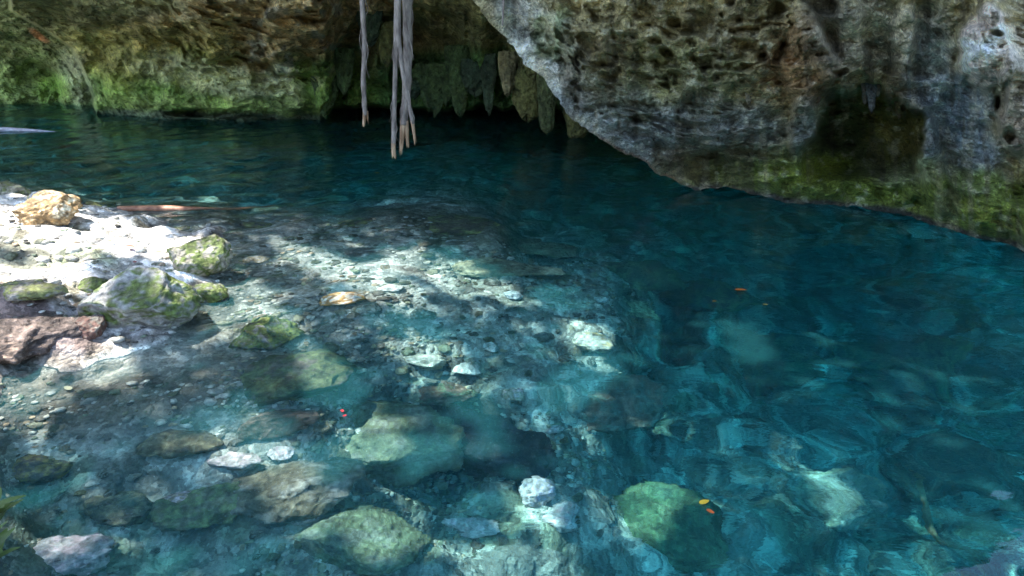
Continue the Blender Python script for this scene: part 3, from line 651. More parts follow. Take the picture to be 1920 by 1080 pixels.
HERO = [
 ('boulder', 100, 412, 112, .8, .50, 10, OCH, (0.6, 0.52, 0.38), .30, 'ochre yellow boulder with a sunlit white top at the back of the ledge', 'boulder', dict(sink=.22)),  # sunlit top put into the colour as the pale second tone
 ('boulder', 282, 600, 205, .85, .60, -8, (0.42, .41, .38), MOSS, .45, 'large grey boulder with green mossy flank at the front of the white ledge', 'boulder', dict(sink=.22, cuts=12)),
 ('boulder', 372, 505, 118, .8, .62, 20, (0.55, 0.50, 0.40), MOSS, .50, 'pitted cream boulder with a mossy end jutting from the ledge over the water', 'boulder', dict(sink=.25)),
 ('boulder', 388, 560, 62, 1, .6, 30, GREY, MOSS, .60, 'small mossy rock in the water between the two big ledge boulders', 'boulder', dict(sink=.25)),
 ('boulder', 172, 622, 58, .9, .75, 30, (0.16, .08, .06), DK, .35, 'dark red brown chunk of rock at the foot of the sunlit ledge', 'boulder', dict(sink=.35)),
 ('boulder', 35, 635, 190, .8, .35, 5, (0.085, .06, .05), (0.15, .11, .09), .40, 'low reddish rock mound at the left edge of the picture', 'boulder', dict(sink=.4, rough=.3)),
 ('boulder', 178, 388, 62, .9, .42, 0, (0.3, .28, .2), OLV, .55, 'small olive grey rock at the far tip of the ledge by the log', 'boulder', dict(sink=.3)),
 ('boulder', 16, 366, 80, .6, .45, 12, (0.45, .40, .30), OLV, .45, 'flat brown rock on the far left end of the ledge', 'boulder', dict(sink=.3)),
 ('boulder', 85, 382, 66, .6, .45, 12, (0.6, .58, .54), OLV, .25, 'bleached white rock just behind the ochre boulder', 'boulder', dict(sink=.3)),
 ('boulder', 40, 552, 130, .5, .28, 4, (0.3, .28, .24), OLV, .6, 'low mossy hump of rock on the left part of the ledge', 'boulder', dict(sink=.4)),
 ('boulder', 170, 540, 70, .6, .4, 4, (0.3, .28, .24), MOSS, .65, 'small green tufted rock left of the large mossy boulder', 'boulder', dict(sink=.4)),
 ('boulder', 495, 630, 130, .95, .50, 35, GREY, MOSS, .62, 'rounded green boulder just breaking the water beside the ledge', 'boulder', dict(sink=.2, zabs=-.16)),
 ('boulder', 575, 712, 205, .9, .50, 20, (0.2, .2, .16), (0.06, 0.11, 0.04), .62, 'largest dark green boulder under shallow water in the middle of the shelf', 'boulder', dict(sink=.2, zabs=-.28)),
 ('rock_slab', 432, 462, 95, .7, .16, 10, (0.42, .38, .32), GREY, .3, 'flat beige slab awash next to the pitted cream boulder', 'rock', dict(sink=.2, zabs=-.06)),
 ('rock_slab', 478, 487, 50, .8, .25, 10, (0.5, .40, .24), GREY, .3, 'small tan slab under water right of the beige slab', 'rock', dict()),
 ('rock_slab', 480, 424, 62, .7, .35, 0, DK, OLV, .4, 'small dark rock tip poking out at the far side of the shallows', 'rock', dict(zabs=-.08)),
 ('rock_slab', 330, 425, 80, .6, .14, 0, (0.3, .26, .18), OLV, .5, 'thin brownish slab at the water edge behind the ledge', 'rock', dict(zabs=-.05)),
 ('rock_slab', 290, 405, 90, .5, .12, 0, (0.34, .28, .2), DK, .4, 'narrow brown slab lying beside the sunken log', 'rock', dict(zabs=-.05)),
 ('rock_slab', 780, 412, 330, .45, .13, -12, (0.10, .08, .06), OLV, .45, 'long dark brown slab submerged at the drop off behind the shelf', 'rock', dict(sink=.3, zabs=-.22, flat_top=.6)),
 ('rock_slab', 700, 478, 150, .45, .14, -6, (0.10, .10, .10), GREY, .15, 'dark grey slab in the middle of the pale shallows', 'rock', dict(sink=.3)),
 ('rock_slab', 860, 462, 110, .6, .16, -16, (0.16, .16, .13), GREY, .4, 'grey slab beneath the far edge of the shelf right of the dark slab', 'rock', dict(sink=.3)),
 ('rock_slab', 565, 548, 92, .6, .18, -18, (0.40, .40, .36), GREY, .2, 'flat grey slab left of the orange stone', 'rock', dict(sink=.25)),
 ('stone', 637, 568, 76, .8, .5, 10, (0.70, .40, .14), (0.75, .7, .6), .25, 'orange and cream stone standing out in the shallows', 'stone', dict(sink=.2, cuts=12)),
 ('stone', 690, 583, 62, .7, .4, 0, (0.48, .48, .4), ALG, .3, 'grey green cobble just right of the orange stone', 'stone', dict(sink=.25)),
 ('stone', 732, 543, 46, .7, .35, 0, (0.75, .74, .7), PALE, .3, 'small bright white stone near the middle of the shelf', 'stone', dict(sink=.2)),
 ('stone', 785, 590, 60, .7, .35, 0, DK, GREY, .3, 'dark flat cobble right of the grey green cobble', 'stone', dict()),
 ('stone', 963, 557, 40, .7, .6, 0, (0.62, .68, .72), (0.4, .5, .5), .3, 'bluish white stone on the outer part of the shelf', 'stone', dict(sink=.2)),
 ('rock_slab', 940, 505, 180, .55, .16, -10, (0.42, .41, .28), ALG, .4, 'wide yellowish slab near the outer rim of the shelf', 'rock', dict(sink=.3)),
 ('rock_slab', 980, 468, 200, .4, .14, -8, (0.22, .28, .18), ALG, .6, 'green coated slab at the far corner of the shelf', 'rock', dict(sink=.3)),
 ('rock_slab', 1190, 584, 105, .5, .25, -8, (0.55, .54, .34), ALG, .25, 'yellowish green slab farthest right on the shelf', 'rock', dict(sink=.2)),
 ('stone', 1130, 563, 34, .6, .3, -30, (0.62, .66, .66), GREY, .2, 'small pale stone touching the yellowish green slab', 'stone', dict(sink=.2)),
 ('stone', 1105, 648, 92, .7, .5, -38, CREAM, (0.5, .38, .2), .22, 'large cream stone with tan streaks on the slope right of the shelf', 'stone', dict(sink=.15)),
 ('stone', 795, 682, 78, .8, .5, 10, (0.60, .60, .5), GREY, .25, 'whitish rounded stone in the centre of the picture', 'stone', dict(sink=.2)),
 ('stone', 872, 694, 56, .6, .35, 0, (0.64, .66, .62), GREY, .2, 'pale flat stone right of the central whitish one', 'stone', dict(sink=.2)),
 ('stone', 1054, 707, 74, .5, .3, -5, (0.55, .60, .52), ALG, .2, 'pointed pale stone below the large cream one', 'stone', dict(sink=.2, cuts=14)),
 ('stone', 965, 748, 40, .9, .7, 0, (0.62, .60, .42), CREAM, .3, 'round yellowish stone above the dark hollow', 'stone', dict(sink=.15)),
 ('stone', 1040, 806, 42, .7, .5, 0, (0.66, .66, .6), GREY, .1, 'small white stone right of the dark hollow', 'stone', dict(sink=.15)),
 ('stone', 922, 652, 36, .7, .4, 0, (0.62, .64, .6), GREY, .2, 'small white stone uphill of the pale flat stone', 'stone', dict(sink=.15)),
 ('stone', 1008, 935, 64, .9, .9, 0, (0.68, .68, .62), (0.4, .5, .55), .25, 'upright white stone in the lower middle under water', 'stone', dict(sink=.15)),
 ('stone', 1052, 972, 80, .7, .35, 15, (0.66, .68, .64), GREY, .15, 'leaning white slab at the foot of the upright white stone', 'stone', dict(sink=.15)),
 ('stone', 890, 1000, 104, .4, .30, -4, (0.70, .70, .64), GREY, .15, 'oblong white stone near the bottom edge of the picture', 'stone', dict(sink=.15)),
 ('stone', 530, 850, 48, .8, .45, 0, (0.66, .66, .62), GREY, .1, 'white block stone at the right end of the pale rubble', 'stone', dict(sink=.15)),
 ('stone', 435, 868, 96, .5, .3, 5, (0.60, .58, .52), GREY, .25, 'pale crumbly stone left of the white block stone', 'stone', dict(sink=.2)),
 ('stone', 572, 975, 56, .5, .3, 10, (0.64, .62, .56), GREY, .1, 'whitish stone between the green boulders at the bottom', 'stone', dict(sink=.2)),
 ('stone', 330, 948, 60, .7, .35, 10, (0.45, .34, .24), GREY, .3, 'brownish stone on the rounded olive boulder at lower left', 'stone', dict(sink=.1, rise=.05)),
 ('boulder', 750, 850, 250, .9, .45, -15, (0.30, 0.34, 0.26), (0.09, 0.14, 0.07), .55, 'big bright green boulder at the left of the dark hollow', 'boulder', dict(sink=.4, rise=.10, flat_top=.55)),
 ('boulder', 910, 850, 250, .7, .5, -25, (0.035, .03, .035), (0.05, .05, .05), .40, 'black brown rock filling the dark hollow beside the bright green boulder', 'boulder', dict(sink=.3)),  # near black colour stands in for the shade in the hollow
 ('boulder', 820, 745, 160, .6, .3, 0, (0.22, .34, .2), ALG, .60, 'mid green boulder above the bright green one', 'boulder', dict(sink=.4)),
 ('boulder', 560, 905, 220, .7, .38, 15, (0.44, .45, .37), (0.10, 0.12, 0.07), .50, 'green boulder with a pale shoulder in the lower left water', 'boulder', dict(sink=.35, flat_top=.6)),
 ('boulder', 370, 950, 170, .8, .35, 0, (0.28, .30, .2), (0.12, 0.20, 0.08), .60, 'rounded olive boulder in the lower left water', 'boulder', dict(sink=.35)),
 ('boulder', 520, 800, 150, .45, .35, 28, (0.2, .22, .16), ALG, .60, 'elongated dark green rock on the sandy patch', 'boulder', dict(sink=.35)),
 ('boulder', 340, 830, 150, .6, .25, 0, (0.24, .25, .19), (0.13, 0.17, 0.09), .60, 'low grey green rock left of the sandy patch', 'boulder', dict(sink=.4)),
 ('boulder', 240, 955, 160, .5, .25, 0, (0.12, .13, .1), (0.10, 0.13, 0.07), .50, 'low dark rock left of the rounded olive boulder', 'boulder', dict(sink=.4)),
 ('boulder', 60, 880, 110, .9, .5, 0, (0.16, .15, .12), (0.15, 0.17, 0.05), .55, 'dark mossy bank rock at the left edge low down', 'boulder', dict(sink=.4)),
 ('boulder', 660, 1030, 260, .6, .35, -8, (0.3, .38, .28), (0.09, 0.16, 0.08), .55, 'broad green rock at the bottom edge left of centre', 'boulder', dict(sink=.4)),
 ('boulder', 110, 1050, 160, .7, .4, 0, (0.6, .58, .55), GREY, .25, 'whitish crusted rock in the bottom left corner', 'boulder', dict(sink=.35)),
 ('boulder', 1550, 945, 200, .75, .45, -35, (0.46, .50, .42), (0.18, .24, .15), .45, 'big pale boulder glowing turquoise deep at lower right', 'boulder', dict(sink=.25)),
 ('boulder', 1455, 845, 110, .6, .35, -40, (0.5, .54, .46), ALG, .35, 'pale ragged rock uphill of the big turquoise boulder', 'boulder', dict(sink=.3)),
 ('boulder', 1230, 1000, 230, .8, .45, -20, (0.16, .26, .14), (0.06, 0.14, 0.06), .55, 'deep green boulder at the bottom edge right of centre', 'boulder', dict(sink=.35)),
 ('boulder', 1150, 750, 220, .7, .25, 20, (0.2, .28, .22), ALG, .5, 'broad green rock on the slope above the blue pit', 'boulder', dict(sink=.4)),
 ('boulder', 1190, 525, 220, .6, .25, -6, (0.14, .16, .12), (0.12, .14, .08), .5, 'large dark olive rock sunk beyond the shelf edge', 'boulder', dict(sink=.35)),
 ('boulder', 1330, 560, 200, .6, .3, -6, (0.12, .14, .12), (0.12, .14, .08), .5, 'dim rock in deep water under the orange leaf', 'boulder', dict(sink=.35)),
 ('boulder', 1440, 680, 210, .7, .35, 12, (0.2, .2, .17), ALG, .5, 'dim brownish boulder in the deep water right of centre', 'boulder', dict(sink=.35)),
 ('boulder', 1700, 690, 260, .6, .35, 12, (0.18, .17, .15), ALG, .5, 'large dim boulder in the deep water far right', 'boulder', dict(sink=.35)),
 ('boulder', 1820, 900, 240, .6, .35, -20, (0.2, .24, .18), ALG, .5, 'dim green boulder near the right edge low down', 'boulder', dict(sink=.35)),
]
for i, h in enumerate(HERO):
    nm, px, py, wpx, sy, sz, yaw, base_, moss_, am, lab, cat, kw = h
    if py > 700: base_ = tuple(np.array(base_) * (.85, .75, .8)); moss_ = tuple(np.array(moss_) * (1.15, .8, .95))
    if 'sub' not in kw: kw['sub'] = 5 if wpx > 105 else 4
    if nm == 'boulder' and 'rough' not in kw: kw['rough'] = .20
    if nm == 'boulder' and py > 720: sz *= 1.25; kw['sink'] = max(kw.get('sink', .3), .42)
    boulder(nm, px, py, wpx, sy, sz, yaw, base_, moss_, am, lab, cat, seed=700 + i * 3, **kw)
rs = random.Random(31)
KINDS = [('pale', (0.52, .52, .46), GREY, .25), ('grey', (0.32, .32, .29), ALG, .25), ('olive', (0.30, .30, .18), ALG, .45), ('tan', (0.48, .38, .26), GREY, .3), ('dark', (0.13, .13, .11), GREY, .25)]
REFS = [(100, 412, 'the ochre yellow boulder'), (282, 600, 'the large grey mossy boulder'), (372, 505, 'the pitted cream boulder'), (495, 630, 'the green boulder breaking the water'), (575, 712, 'the largest dark green boulder'), (432, 462, 'the flat beige slab'), (700, 478, 'the dark grey slab'), (860, 462, 'the grey slab by the shelf edge'), (565, 548, 'the flat grey slab'), (637, 568, 'the orange and cream stone'), (732, 543, 'the small bright white stone'), (785, 590, 'the dark flat cobble'), (963, 557, 'the bluish white stone'), (940, 505, 'the wide yellowish slab'), (1190, 584, 'the yellowish green slab'), (1105, 648, 'the large cream stone'), (795, 682, 'the central whitish stone'), (872, 694, 'the pale flat stone'), (1054, 707, 'the pointed pale stone'), (965, 748, 'the round yellowish stone'), (1040, 806, 'the white stone by the hollow'), (1008, 935, 'the upright white stone'), (890, 1000, 'the oblong white stone'), (530, 850, 'the white block stone'), (572, 975, 'the whitish stone between boulders'), (750, 850, 'the bright green boulder'), (560, 905, 'the pale shouldered green boulder'), (370, 950, 'the rounded olive boulder'), (520, 800, 'the elongated green rock'), (340, 830, 'the low grey green rock'), (240, 955, 'the low dark rock'), (60, 880, 'the mossy bank rock'), (1550, 945, 'the big turquoise boulder'), (1230, 1000, 'the deep green boulder'), (1150, 750, 'the broad green rock'), (1455, 845, 'the pale ragged rock')]
LABS = set()
def where_from(px, py):
    for r_ in sorted(REFS, key=lambda r: math.hypot(r[0] - px, (r[1] - py) * 1.6))[:4]:
        dx, dy = px - r_[0], (py - r_[1]) * 1.6
        for far in (False, True):
            a = int(((math.degrees(math.atan2(dy, dx)) + 382.5) % 360) // 45)
            yield ('just ' if math.hypot(dx, dy) < 60 else 'farther ' if math.hypot(dx, dy) > 130 else '') + ['right of', 'below right of', 'below', 'below left of', 'left of', 'above left of', 'above', 'above right of'][a] + ' ' + r_[2]
            break
cnt = 0
while cnt < 225:
    u = rs.random()
    if u < 0.62: px, py = rs.uniform(430, 1250), rs.uniform(440, 730)
    elif u < 0.85: px, py = rs.uniform(60, 700), rs.uniform(720, 1060)
    else: px, py = rs.uniform(760, 1500), rs.uniform(760, 1060)
    if py < 470 + (px - 900) * 0.35 and px > 900: continue
    k = min(int(rs.random() ** 1.3 * 5), 4); v_ = rs.randrange(4)
    nm, b_, m_, am = KINDS[k]
    wpx = rs.uniform(9, 24) * (1.7 if rs.random() < 0.15 else 1) * (0.7 + py / 1800)
    where = 'on the stony shelf' if u < 0.62 else ('in the lower left shallows' if u < 0.85 else 'on the blue slope at lower middle')
    o = boulder('stone', px, py, wpx, rs.uniform(.6, .9), rs.uniform(.3, .5), rs.uniform(0, 360), b_, m_, am, 'small %s stone lying under water %s' % (nm, where), 'stone', seed=900 + k * 10 + v_, sub=3, share=(k, v_), sink=.25, group='small %s stones %s' % (nm, where), tilt=rs.uniform(-15, 15))
    size = 'tiny' if wpx < 13 else 'small' if wpx < 20 else 'middle sized'
    for wf in where_from(px, py):
        lb = '%s %s stone %s' % (size, nm, wf); o['label'] = lb
        if lb not in LABS: break
    LABS.add(lb)
    cnt += 1

rb_ = random.Random(77)
for i in range(34):
    px, py = rb_.uniform(-20, 400), rb_.uniform(410, 640)
    k = rb_.choice([0, 3, 4, 4]); v_ = rb_.randrange(4); wpx = rb_.uniform(5, 17); nm, b_, m_, am = KINDS[k]; size = 'tiny' if wpx < 9 else 'small' if wpx < 13 else 'larger'
    o = boulder('stone', px, py, wpx, .8, .45, rb_.uniform(0, 360), b_, m_, am, '', 'stone', seed=900 + k * 10 + v_, sub=3, share=(k, v_), sink=.25, group='dry pebbles on the ledge', tilt=rb_.uniform(-20, 20))
    for wf in where_from(px, py):
        lb = '%s dry %s pebble %s' % (size, nm, wf); o['label'] = lb
        if lb not in LABS: break
    LABS.add(lb)

# uncounted gravel strewn over the bed and the ledge
rg = np.random.RandomState(3); NG = 7000
v0, f0 = ico(1)
gpx = np.concatenate([rg.uniform(400, 1250, 3600), rg.uniform(-20, 900, 2400), rg.uniform(-20, 400, 1000)]); gpy = np.concatenate([rg.uniform(400, 760, 3600), rg.uniform(700, 1085, 2400), rg.uniform(380, 650, 1000)])
gX, gY = W(gpx, gpy); cl = vnoise(gX * 2.2, gY * 2.2, 0 * gX, 55); kp = (cl > rg.uniform(-.6, .5, NG)) & ((np.arange(NG) < 6000) | (rg.uniform(size=NG) < .35)); gX, gY = gX[kp], gY[kp]; NG = len(gX)
gZ = bed(gX, gY); sz_ = rg.uniform(.008, .02, NG) * np.where(rg.uniform(size=NG) < .12, 1.8, 1) * np.clip(gY / 3, .7, 1.6)
vb = v0[None] * (1 + .35 * rg.normal(size=(NG, len(v0), 1)).clip(-1, 1) * .5); aa = rg.uniform(0, 6.28, NG)
sx_ = rg.uniform(.8, 1.5, NG); szz = rg.uniform(.3, .6, NG)
lx = vb[..., 0] * sx_[:, None]; ly = vb[..., 1]; lz = vb[..., 2] * szz[:, None] + .3 * rg.normal(size=(NG, 1)) * lx * .5
V = np.stack([gX[:, None] + sz_[:, None] * (lx * np.cos(aa)[:, None] - ly * np.sin(aa)[:, None]), gY[:, None] + sz_[:, None] * (lx * np.sin(aa)[:, None] + ly * np.cos(aa)[:, None]), gZ[:, None] + sz_[:, None] * (lz + .15)], -1)
pal = np.array([(0.55, .54, .48), (0.36, .36, .32), (0.28, .28, .2), (0.42, .32, .22), (0.14, .13, .11), (0.22, .26, .18)]); gc = pal[rg.choice(6, NG, p=[.2, .28, .16, .12, .14, .10])] * rg.uniform(.7, 1.2, (NG, 1))
o = mesh_obj('gravel', V.reshape(-1, 3), (f0[None] + (np.arange(NG) * len(v0))[:, None, None]).reshape(-1, 3), M_stone, col=np.repeat(gc, len(v0), 0)); tag(o, 'fine mixed gravel strewn over the lake floor and ledge', 'gravel', kind='stuff'); o.cycles.is_caustics_receiver = True

# ------------------------------------------------------------------ hanging roots
M_bark = simple_mat('root_bark', (0.12, 0.09, 0.075), (0.34, 0.28, 0.235), 30.0, 0.85, 0.02, (1, 1, 0.3))
M_wood = simple_mat('broken_wood', (0.22, 0.12, 0.06), (0.62, 0.42, 0.26), 30.0, 0.8, 0.008, (1, 1, 0.15))
def tube(name, pts, rad, mat, parent=None, m=20, n=None, seed=0, knob=0.10, twist=0.0, jag=0.0, knots=()):
    pts = np.array(pts, float); rad = np.array(rad, float)
    L_ = np.concatenate([[0], np.cumsum(np.linalg.norm(np.diff(pts, axis=0), axis=1))]); n = n or max(12, int(L_[-1] / 0.025)); n = min(n, 260)
    tt = np.linspace(0, L_[-1], n)
    Pn = np.stack([np.interp(tt, L_, pts[:, k]) for k in range(3)], 1)
    for _ in range(max(2, n // 30)):
        Pn[1:-1] = 0.25 * Pn[:-2] + 0.5 * Pn[1:-1] + 0.25 * Pn[2:]
    rr = np.interp(tt, L_, rad)
    T = np.gradient(Pn, axis=0); T /= np.linalg.norm(T, axis=1)[:, None]
    up_ = np.array([0.1, 1.0, 0.05]) if abs(T[n // 2][1]) < 0.8 else np.array([0, 0, 1.0])
    A = np.cross(T, up_[None]); A /= np.linalg.norm(A, axis=1)[:, None]; B = np.cross(T, A)
    a = np.linspace(0, 2 * math.pi, m, endpoint=False)[None] + 0 * tt[:, None]; s_ = tt[:, None] + 0 * a
    f_ = 1 + knob * fbm(np.cos(a + twist * s_) * 1.3 + seed, np.sin(a + twist * s_) * 1.3, s_ * 5, seed, 4) + knob * 0.8 * ridged(np.cos(a + twist * s_) * 2, np.sin(a + twist * s_) * 2, s_ * 1.2 + seed, seed + 3, 3)
    for kp in knots: f_ = f_ + 0.28 * np.exp(-((s_ / L_[-1] - kp) / (0.035 / L_[-1] * 1.0)) ** 2) * (0.6 + 0.4 * np.cos(a + kp * 30))
    r2 = rr[:, None] * f_
    Vv = Pn[:, None] + A[:, None] * (r2 * np.cos(a))[..., None] + B[:, None] * (r2 * np.sin(a))[..., None]
    if jag:
        e = sstep(0.55, 1.0, s_ / L_[-1]); Vv = Vv + T[-1][None, None] * (e * jag * (vnoise(np.cos(a) * 2.4 + seed, np.sin(a) * 2.4, 0 * a, seed + 7) - 0.2))[..., None]
    Vv = np.concatenate([np.repeat(Pn[:1, None], m, 1), Vv, np.repeat(Pn[-1:, None] - T[-1] * rad[-1] * (2 if jag else 0), m, 1)], 0)
    o = mesh_obj(name, Vv.reshape(-1, 3), grid_faces(n + 2, m, True), mat, parent)
    return o
def px_line(pp, Y): return [P(a, b, Y if len(q_) == 0 else q_[0]) for a, b, *q_ in pp]
def rpx(r, Y): return 0.78 * r / F * (Y * cp + 1.0 * sp_)
def root(label, pp, rads, Y, tip, trads, seed, group, twist=0, jag=0.05, knots=(.5, .8), knob=0.065, prongs=()):
    b0_ = P(*pp[0][:2], Y)
    base_o = bpy.data.objects.new('hanging_root', None); COL.objects.link(base_o); base_o.location = [float(t) for t in b0_]; base_o.empty_display_size = 0.1
    tag(base_o, label, 'root', group); inv = np.array(b0_)
    def loc(l): return [np.array(q_) - inv for q_ in l]
    tube('bark', loc(px_line(pp, Y)), [rpx(r, Y) for r in rads], M_bark, base_o, seed=seed, twist=twist, knots=knots, knob=knob, m=24)
    for k, (t_, tr_) in enumerate([(tip, trads)] + list(prongs)):
        if t_: tr_ = [tr_[0], tr_[1], tr_[2] + 1.3]
        if t_: tube('broken_tip', loc(px_line(t_, Y)), [rpx(r, Y) for r in tr_], M_wood, base_o, seed=seed + 5 + k, jag=jag, knob=0.22, m=18)
    rq = random.Random(seed)
    for k in range(5 if t_ or tip else 0):
        i0 = rq.randrange(1, len(pp) - 1); f0 = rq.random(); a0 = np.array(pp[i0][:2], float) * (1 - f0) + np.array(pp[i0 + 1][:2], float) * f0
        if a0[1] < -120: continue
        
        sd_ = rq.choice([-1, 1]); ln_ = min(rq.uniform(25, 85), pp[-1][1] - a0[1] - 4); w0 = rads[i0] * 0.7
        if ln_ < 12: continue
        q4 = [(a0[0] + sd_ * w0, a0[1]), (a0[0] + sd_ * (w0 + rq.uniform(1, 5)), a0[1] + ln_ * .3), (a0[0] + sd_ * (w0 + rq.uniform(-3, 7)), a0[1] + ln_ * .65), (a0[0] + sd_ * (w0 + rq.uniform(-3, 8)), a0[1] + ln_)]
        tube('rootlet', loc(px_line(q4, Y - .02)), [rpx(r, Y) for r in (1.1, .9, .7, .3)], M_bark, base_o, seed=seed + 40 + k, m=6, knob=.1)
    return base_o
G_ = 'roots hanging over the water'
G_ = G_
root('slender root hanging alone left of the twisted roots', [(676, -420), (681, -100), (679, 0), (684, 90), (681, 150), (684, 200), (685, 216)], [7, 6.5, 6, 5.5, 5.5, 5.5, 5], 6.8, [(684, 208), (683, 222), (682, 236)], [4.2, 3.6, 2.0], 3, G_, knots=(.78, .9, .96), prongs=[([(688, 208), (689, 218), (689.5, 228)], [2.6, 2.2, 1])])
root('thickest root of the hanging cluster with a splintered pale end', [(772, -420), (766, -120), (764, 0), (765, 90), (762, 180), (757, 234)], [13, 12, 11, 10.5, 9.8, 8.5], 6.25, [(757, 226), (754, 255), (751, 288)], [8.0, 5.6, 2.0], 11, G_, jag=0.06, knots=(.6, .85), prongs=[([(761, 226), (763, 250), (765, 279)], [6.2, 4.6, 1.6])])
root('long straight root on the left side of the cluster, reaching lowest', [(748, -420), (745, -100), (743, 60), (740, 180), (738, 262), (737.5, 276)], [5.5, 5.5, 5.5, 5.2, 5.4, 5], 6.15, [(737.5, 268), (738, 280), (738.5, 293)], [4.8, 4.4, 3.4], 17, G_, knots=(.93,))
root('thin root twisting in front of the thickest one, with a pale end', [(742, -420, 6.05), (747, -60, 6.05), (747, 70, 6.05), (756, 140, 6.05), (766, 190, 6.05), (774, 232, 6.05)], [5.5, 5.5, 5.4, 5, 4.6, 4.4], 6.05, [(773, 226), (776, 248), (779, 268)], [4.0, 3.4, 2.0], 23, G_, knots=(.55, .7, .85))
root('threadlike root running down the face of the thickest root', [(760, -420), (756, -40), (759, 26), (765, 60), (773, 95), (775, 112)], [1.6, 1.6, 1.5, 1.5, 1.3, .8], 6.12, None, None, 29, G_, knots=())
root('short thin root dangling in front of the pale edge of the overhang', [(952, -420), (946, -60), (944, 10), (942, 48)], [4, 3.2, 2.6, 1.6], 5.6, None, None, 37, G_, knots=(.7,))

# ------------------------------------------------------------------ log, branches, leaves, sprigs
M_log = simple_mat('wet_red_wood', (0.22, 0.08, 0.04), (0.50, 0.24, 0.13), 18.0, 0.5, 0.01)
M_pale = simple_mat('bleached_branch', (0.36, 0.30, 0.36), (0.62, 0.56, 0.62), 12.0, 0.6, 0.01)
def wp(px, py, z): x, y = W(px, py, z); return (float(x), float(y), z)
o = tube('sunken_log', [wp(222, 392, .03), wp(280, 392, .02), wp(350, 394, .0), wp(440, 398, -.05), wp(520, 402, -.16)], [.03, .035, .04, .035, .02], M_log, seed=41, knob=.2); tag(o, 'thin reddish log half afloat at the far tip of the ledge', 'log'); o.cycles.is_caustics_receiver = True
o = tube('driftwood_branch', [wp(-120, 240, .05), wp(-30, 242, .04), wp(20, 243, .025), wp(70, 245, .015), wp(112, 248, -.01)], [.05, .045, .035, .02, .006], M_pale, seed=43, knob=.15); tag(o, 'pale mauve branch lying on the far water at the left edge', 'branch')
def ub(pp, rads, label, seed, mat):
    pts = []
    for a, b, dz in pp:
        x, y, z = on_bed(a, b); pts.append((x, y, z + dz))
    o = tube('sunken_branch', pts, rads, mat, seed=seed, knob=.25); tag(o, label, 'branch'); o.cycles.is_caustics_receiver = True
ub([(1700, 960, .5), (1722, 985, .42), (1735, 1030, .3), (1770, 1085, .2)], [.02, .03, .035, .03], 'pinkish branch rising from the deep water at lower right', 51, M_log)
def leaf_mesh(L_=1.0, wd=0.32, n=9, curl=0.15, fold=0.1):
    s_ = np.linspace(0, 1, n)[:, None]; w_ = wd * np.sin(np.pi * s_ ** 0.8) ** 0.9 * 0.5 + 0.004
    j = np.array([-1, -0.5, 0, 0.5, 1])[None]
    x = w_ * j; y = s_ * L_ + 0 * j; z = -curl * s_ ** 2 * L_ + fold * np.abs(x)
    return np.stack([x, y, z], -1).reshape(-1, 3), grid_faces(n, 5)
def leaf(px, py, size, yaw, colr, label, z=0.006, on=None):
    x, y = W(px, py, z) if on is None else (on[0], on[1]); zz = z if on is None else on[2] + z
    v, f = leaf_mesh(size * 0.62, wd=0.26 * 0.62 * size / 0.62 if False else size * 0.22, curl=0.05)
    m = leaf_mat('fallen_leaf', colr)
    o = mesh_obj('leaf', v, f, m); o.location = (float(x), float(y), zz); o.rotation_euler = (0, 0, R(yaw)); tag(o, label, 'leaf'); o.cycles.is_caustics_receiver = True
leaf(1378, 543, .14, -85, (0.75, .20, .04), 'orange leaf floating in the middle of the dark water', z=.012)
leaf(1336, 565, .05, -70, (0.7, .28, .06), 'tiny orange leaf scrap floating below left of the orange leaf', z=.012)
leaf(1440, 571, .05, 70, (0.55, .4, .1), 'tiny yellowish scrap floating below right of the orange leaf', z=.012)
leaf(1426, 459, .05, 60, (0.7, .62, .5), 'tiny pale leaf floating near the mossy wall', z=.012)
leaf(703, 324, .09, -80, (0.65, .5, .1), 'small yellow leaf floating below the hanging roots', z=.012)
leaf(1312, 944, .075, -62, (0.8, .5, .05), 'yellow leaf floating above the deep green boulder', z=.012)
leaf(1325, 955, .05, -130, (0.7, .15, .04), 'red leaf tip floating beside the yellow leaf', z=.012)
leaf(640, 768, .035, 215, (0.75, .05, .06), 'tiny red leaf under the large dark green boulder', z=.012)
leaf(650, 778, .03, 120, (0.75, .05, .06), 'second scrap of red leaf, lower right of the first', z=.012)
leaf(345, 217, .16, 30, (0.5, .36, .2), 'curled tan leaf at the foot of the far cave wall', z=.05)
for (px, py, sz_, yaw_, colr, lab) in [(240, 468, .10, -100, (0.5, .12, .06), 'red brown leaf on the sunlit ledge'), (256, 500, .08, 40, (0.25, .06, .05), 'dark crumpled leaf behind the large mossy boulder'), (215, 458, .08, 80, (0.30, .26, .08), 'dull olive leaf left of the red brown leaf'), (134, 733, .10, 60, (0.65, .6, .4), 'cream leaf under shallow water at lower left')]:
    x, y, z = on_bed(px, py); leaf(0, 0, sz_, yaw_, colr, lab, z=.03, on=(x, y, z))
def sprig(px, py, Y, n, size, label, seed, spread=1.0):
    x, y, z = on_bed(px, py) if Y is None else [float(t) for t in P(px, py, Y)]
    e = bpy.data.objects.new('small_plant', None); COL.objects.link(e); e.location = (x, y, z); e.empty_display_size = .05; tag(e, label, 'plant')
    rg = random.Random(seed); tube('stem', [(0, 0, -.02), (0.01, 0, size * .4), (.0, .01, size * .8)], [size * .03, size * .025, size * .012], M_leaf, e, m=6, n=14)
    v, f = leaf_mesh(size, .34 * size)
    for i in range(n):
        o = mesh_obj('leaf', v, f, M_leaf, e) if i == 0 else e_leaf.copy()
        if i == 0: e_leaf = o
        else: COL.objects.link(o); o.parent = e
        a = i * 2.4; o.location = (0, 0, size * (.15 + .6 * i / n)); o.rotation_euler = (rg.uniform(.1, .9), rg.uniform(-.2, .2), a); k = rg.uniform(.7, 1.1) * spread; o.scale = (k, k, k)
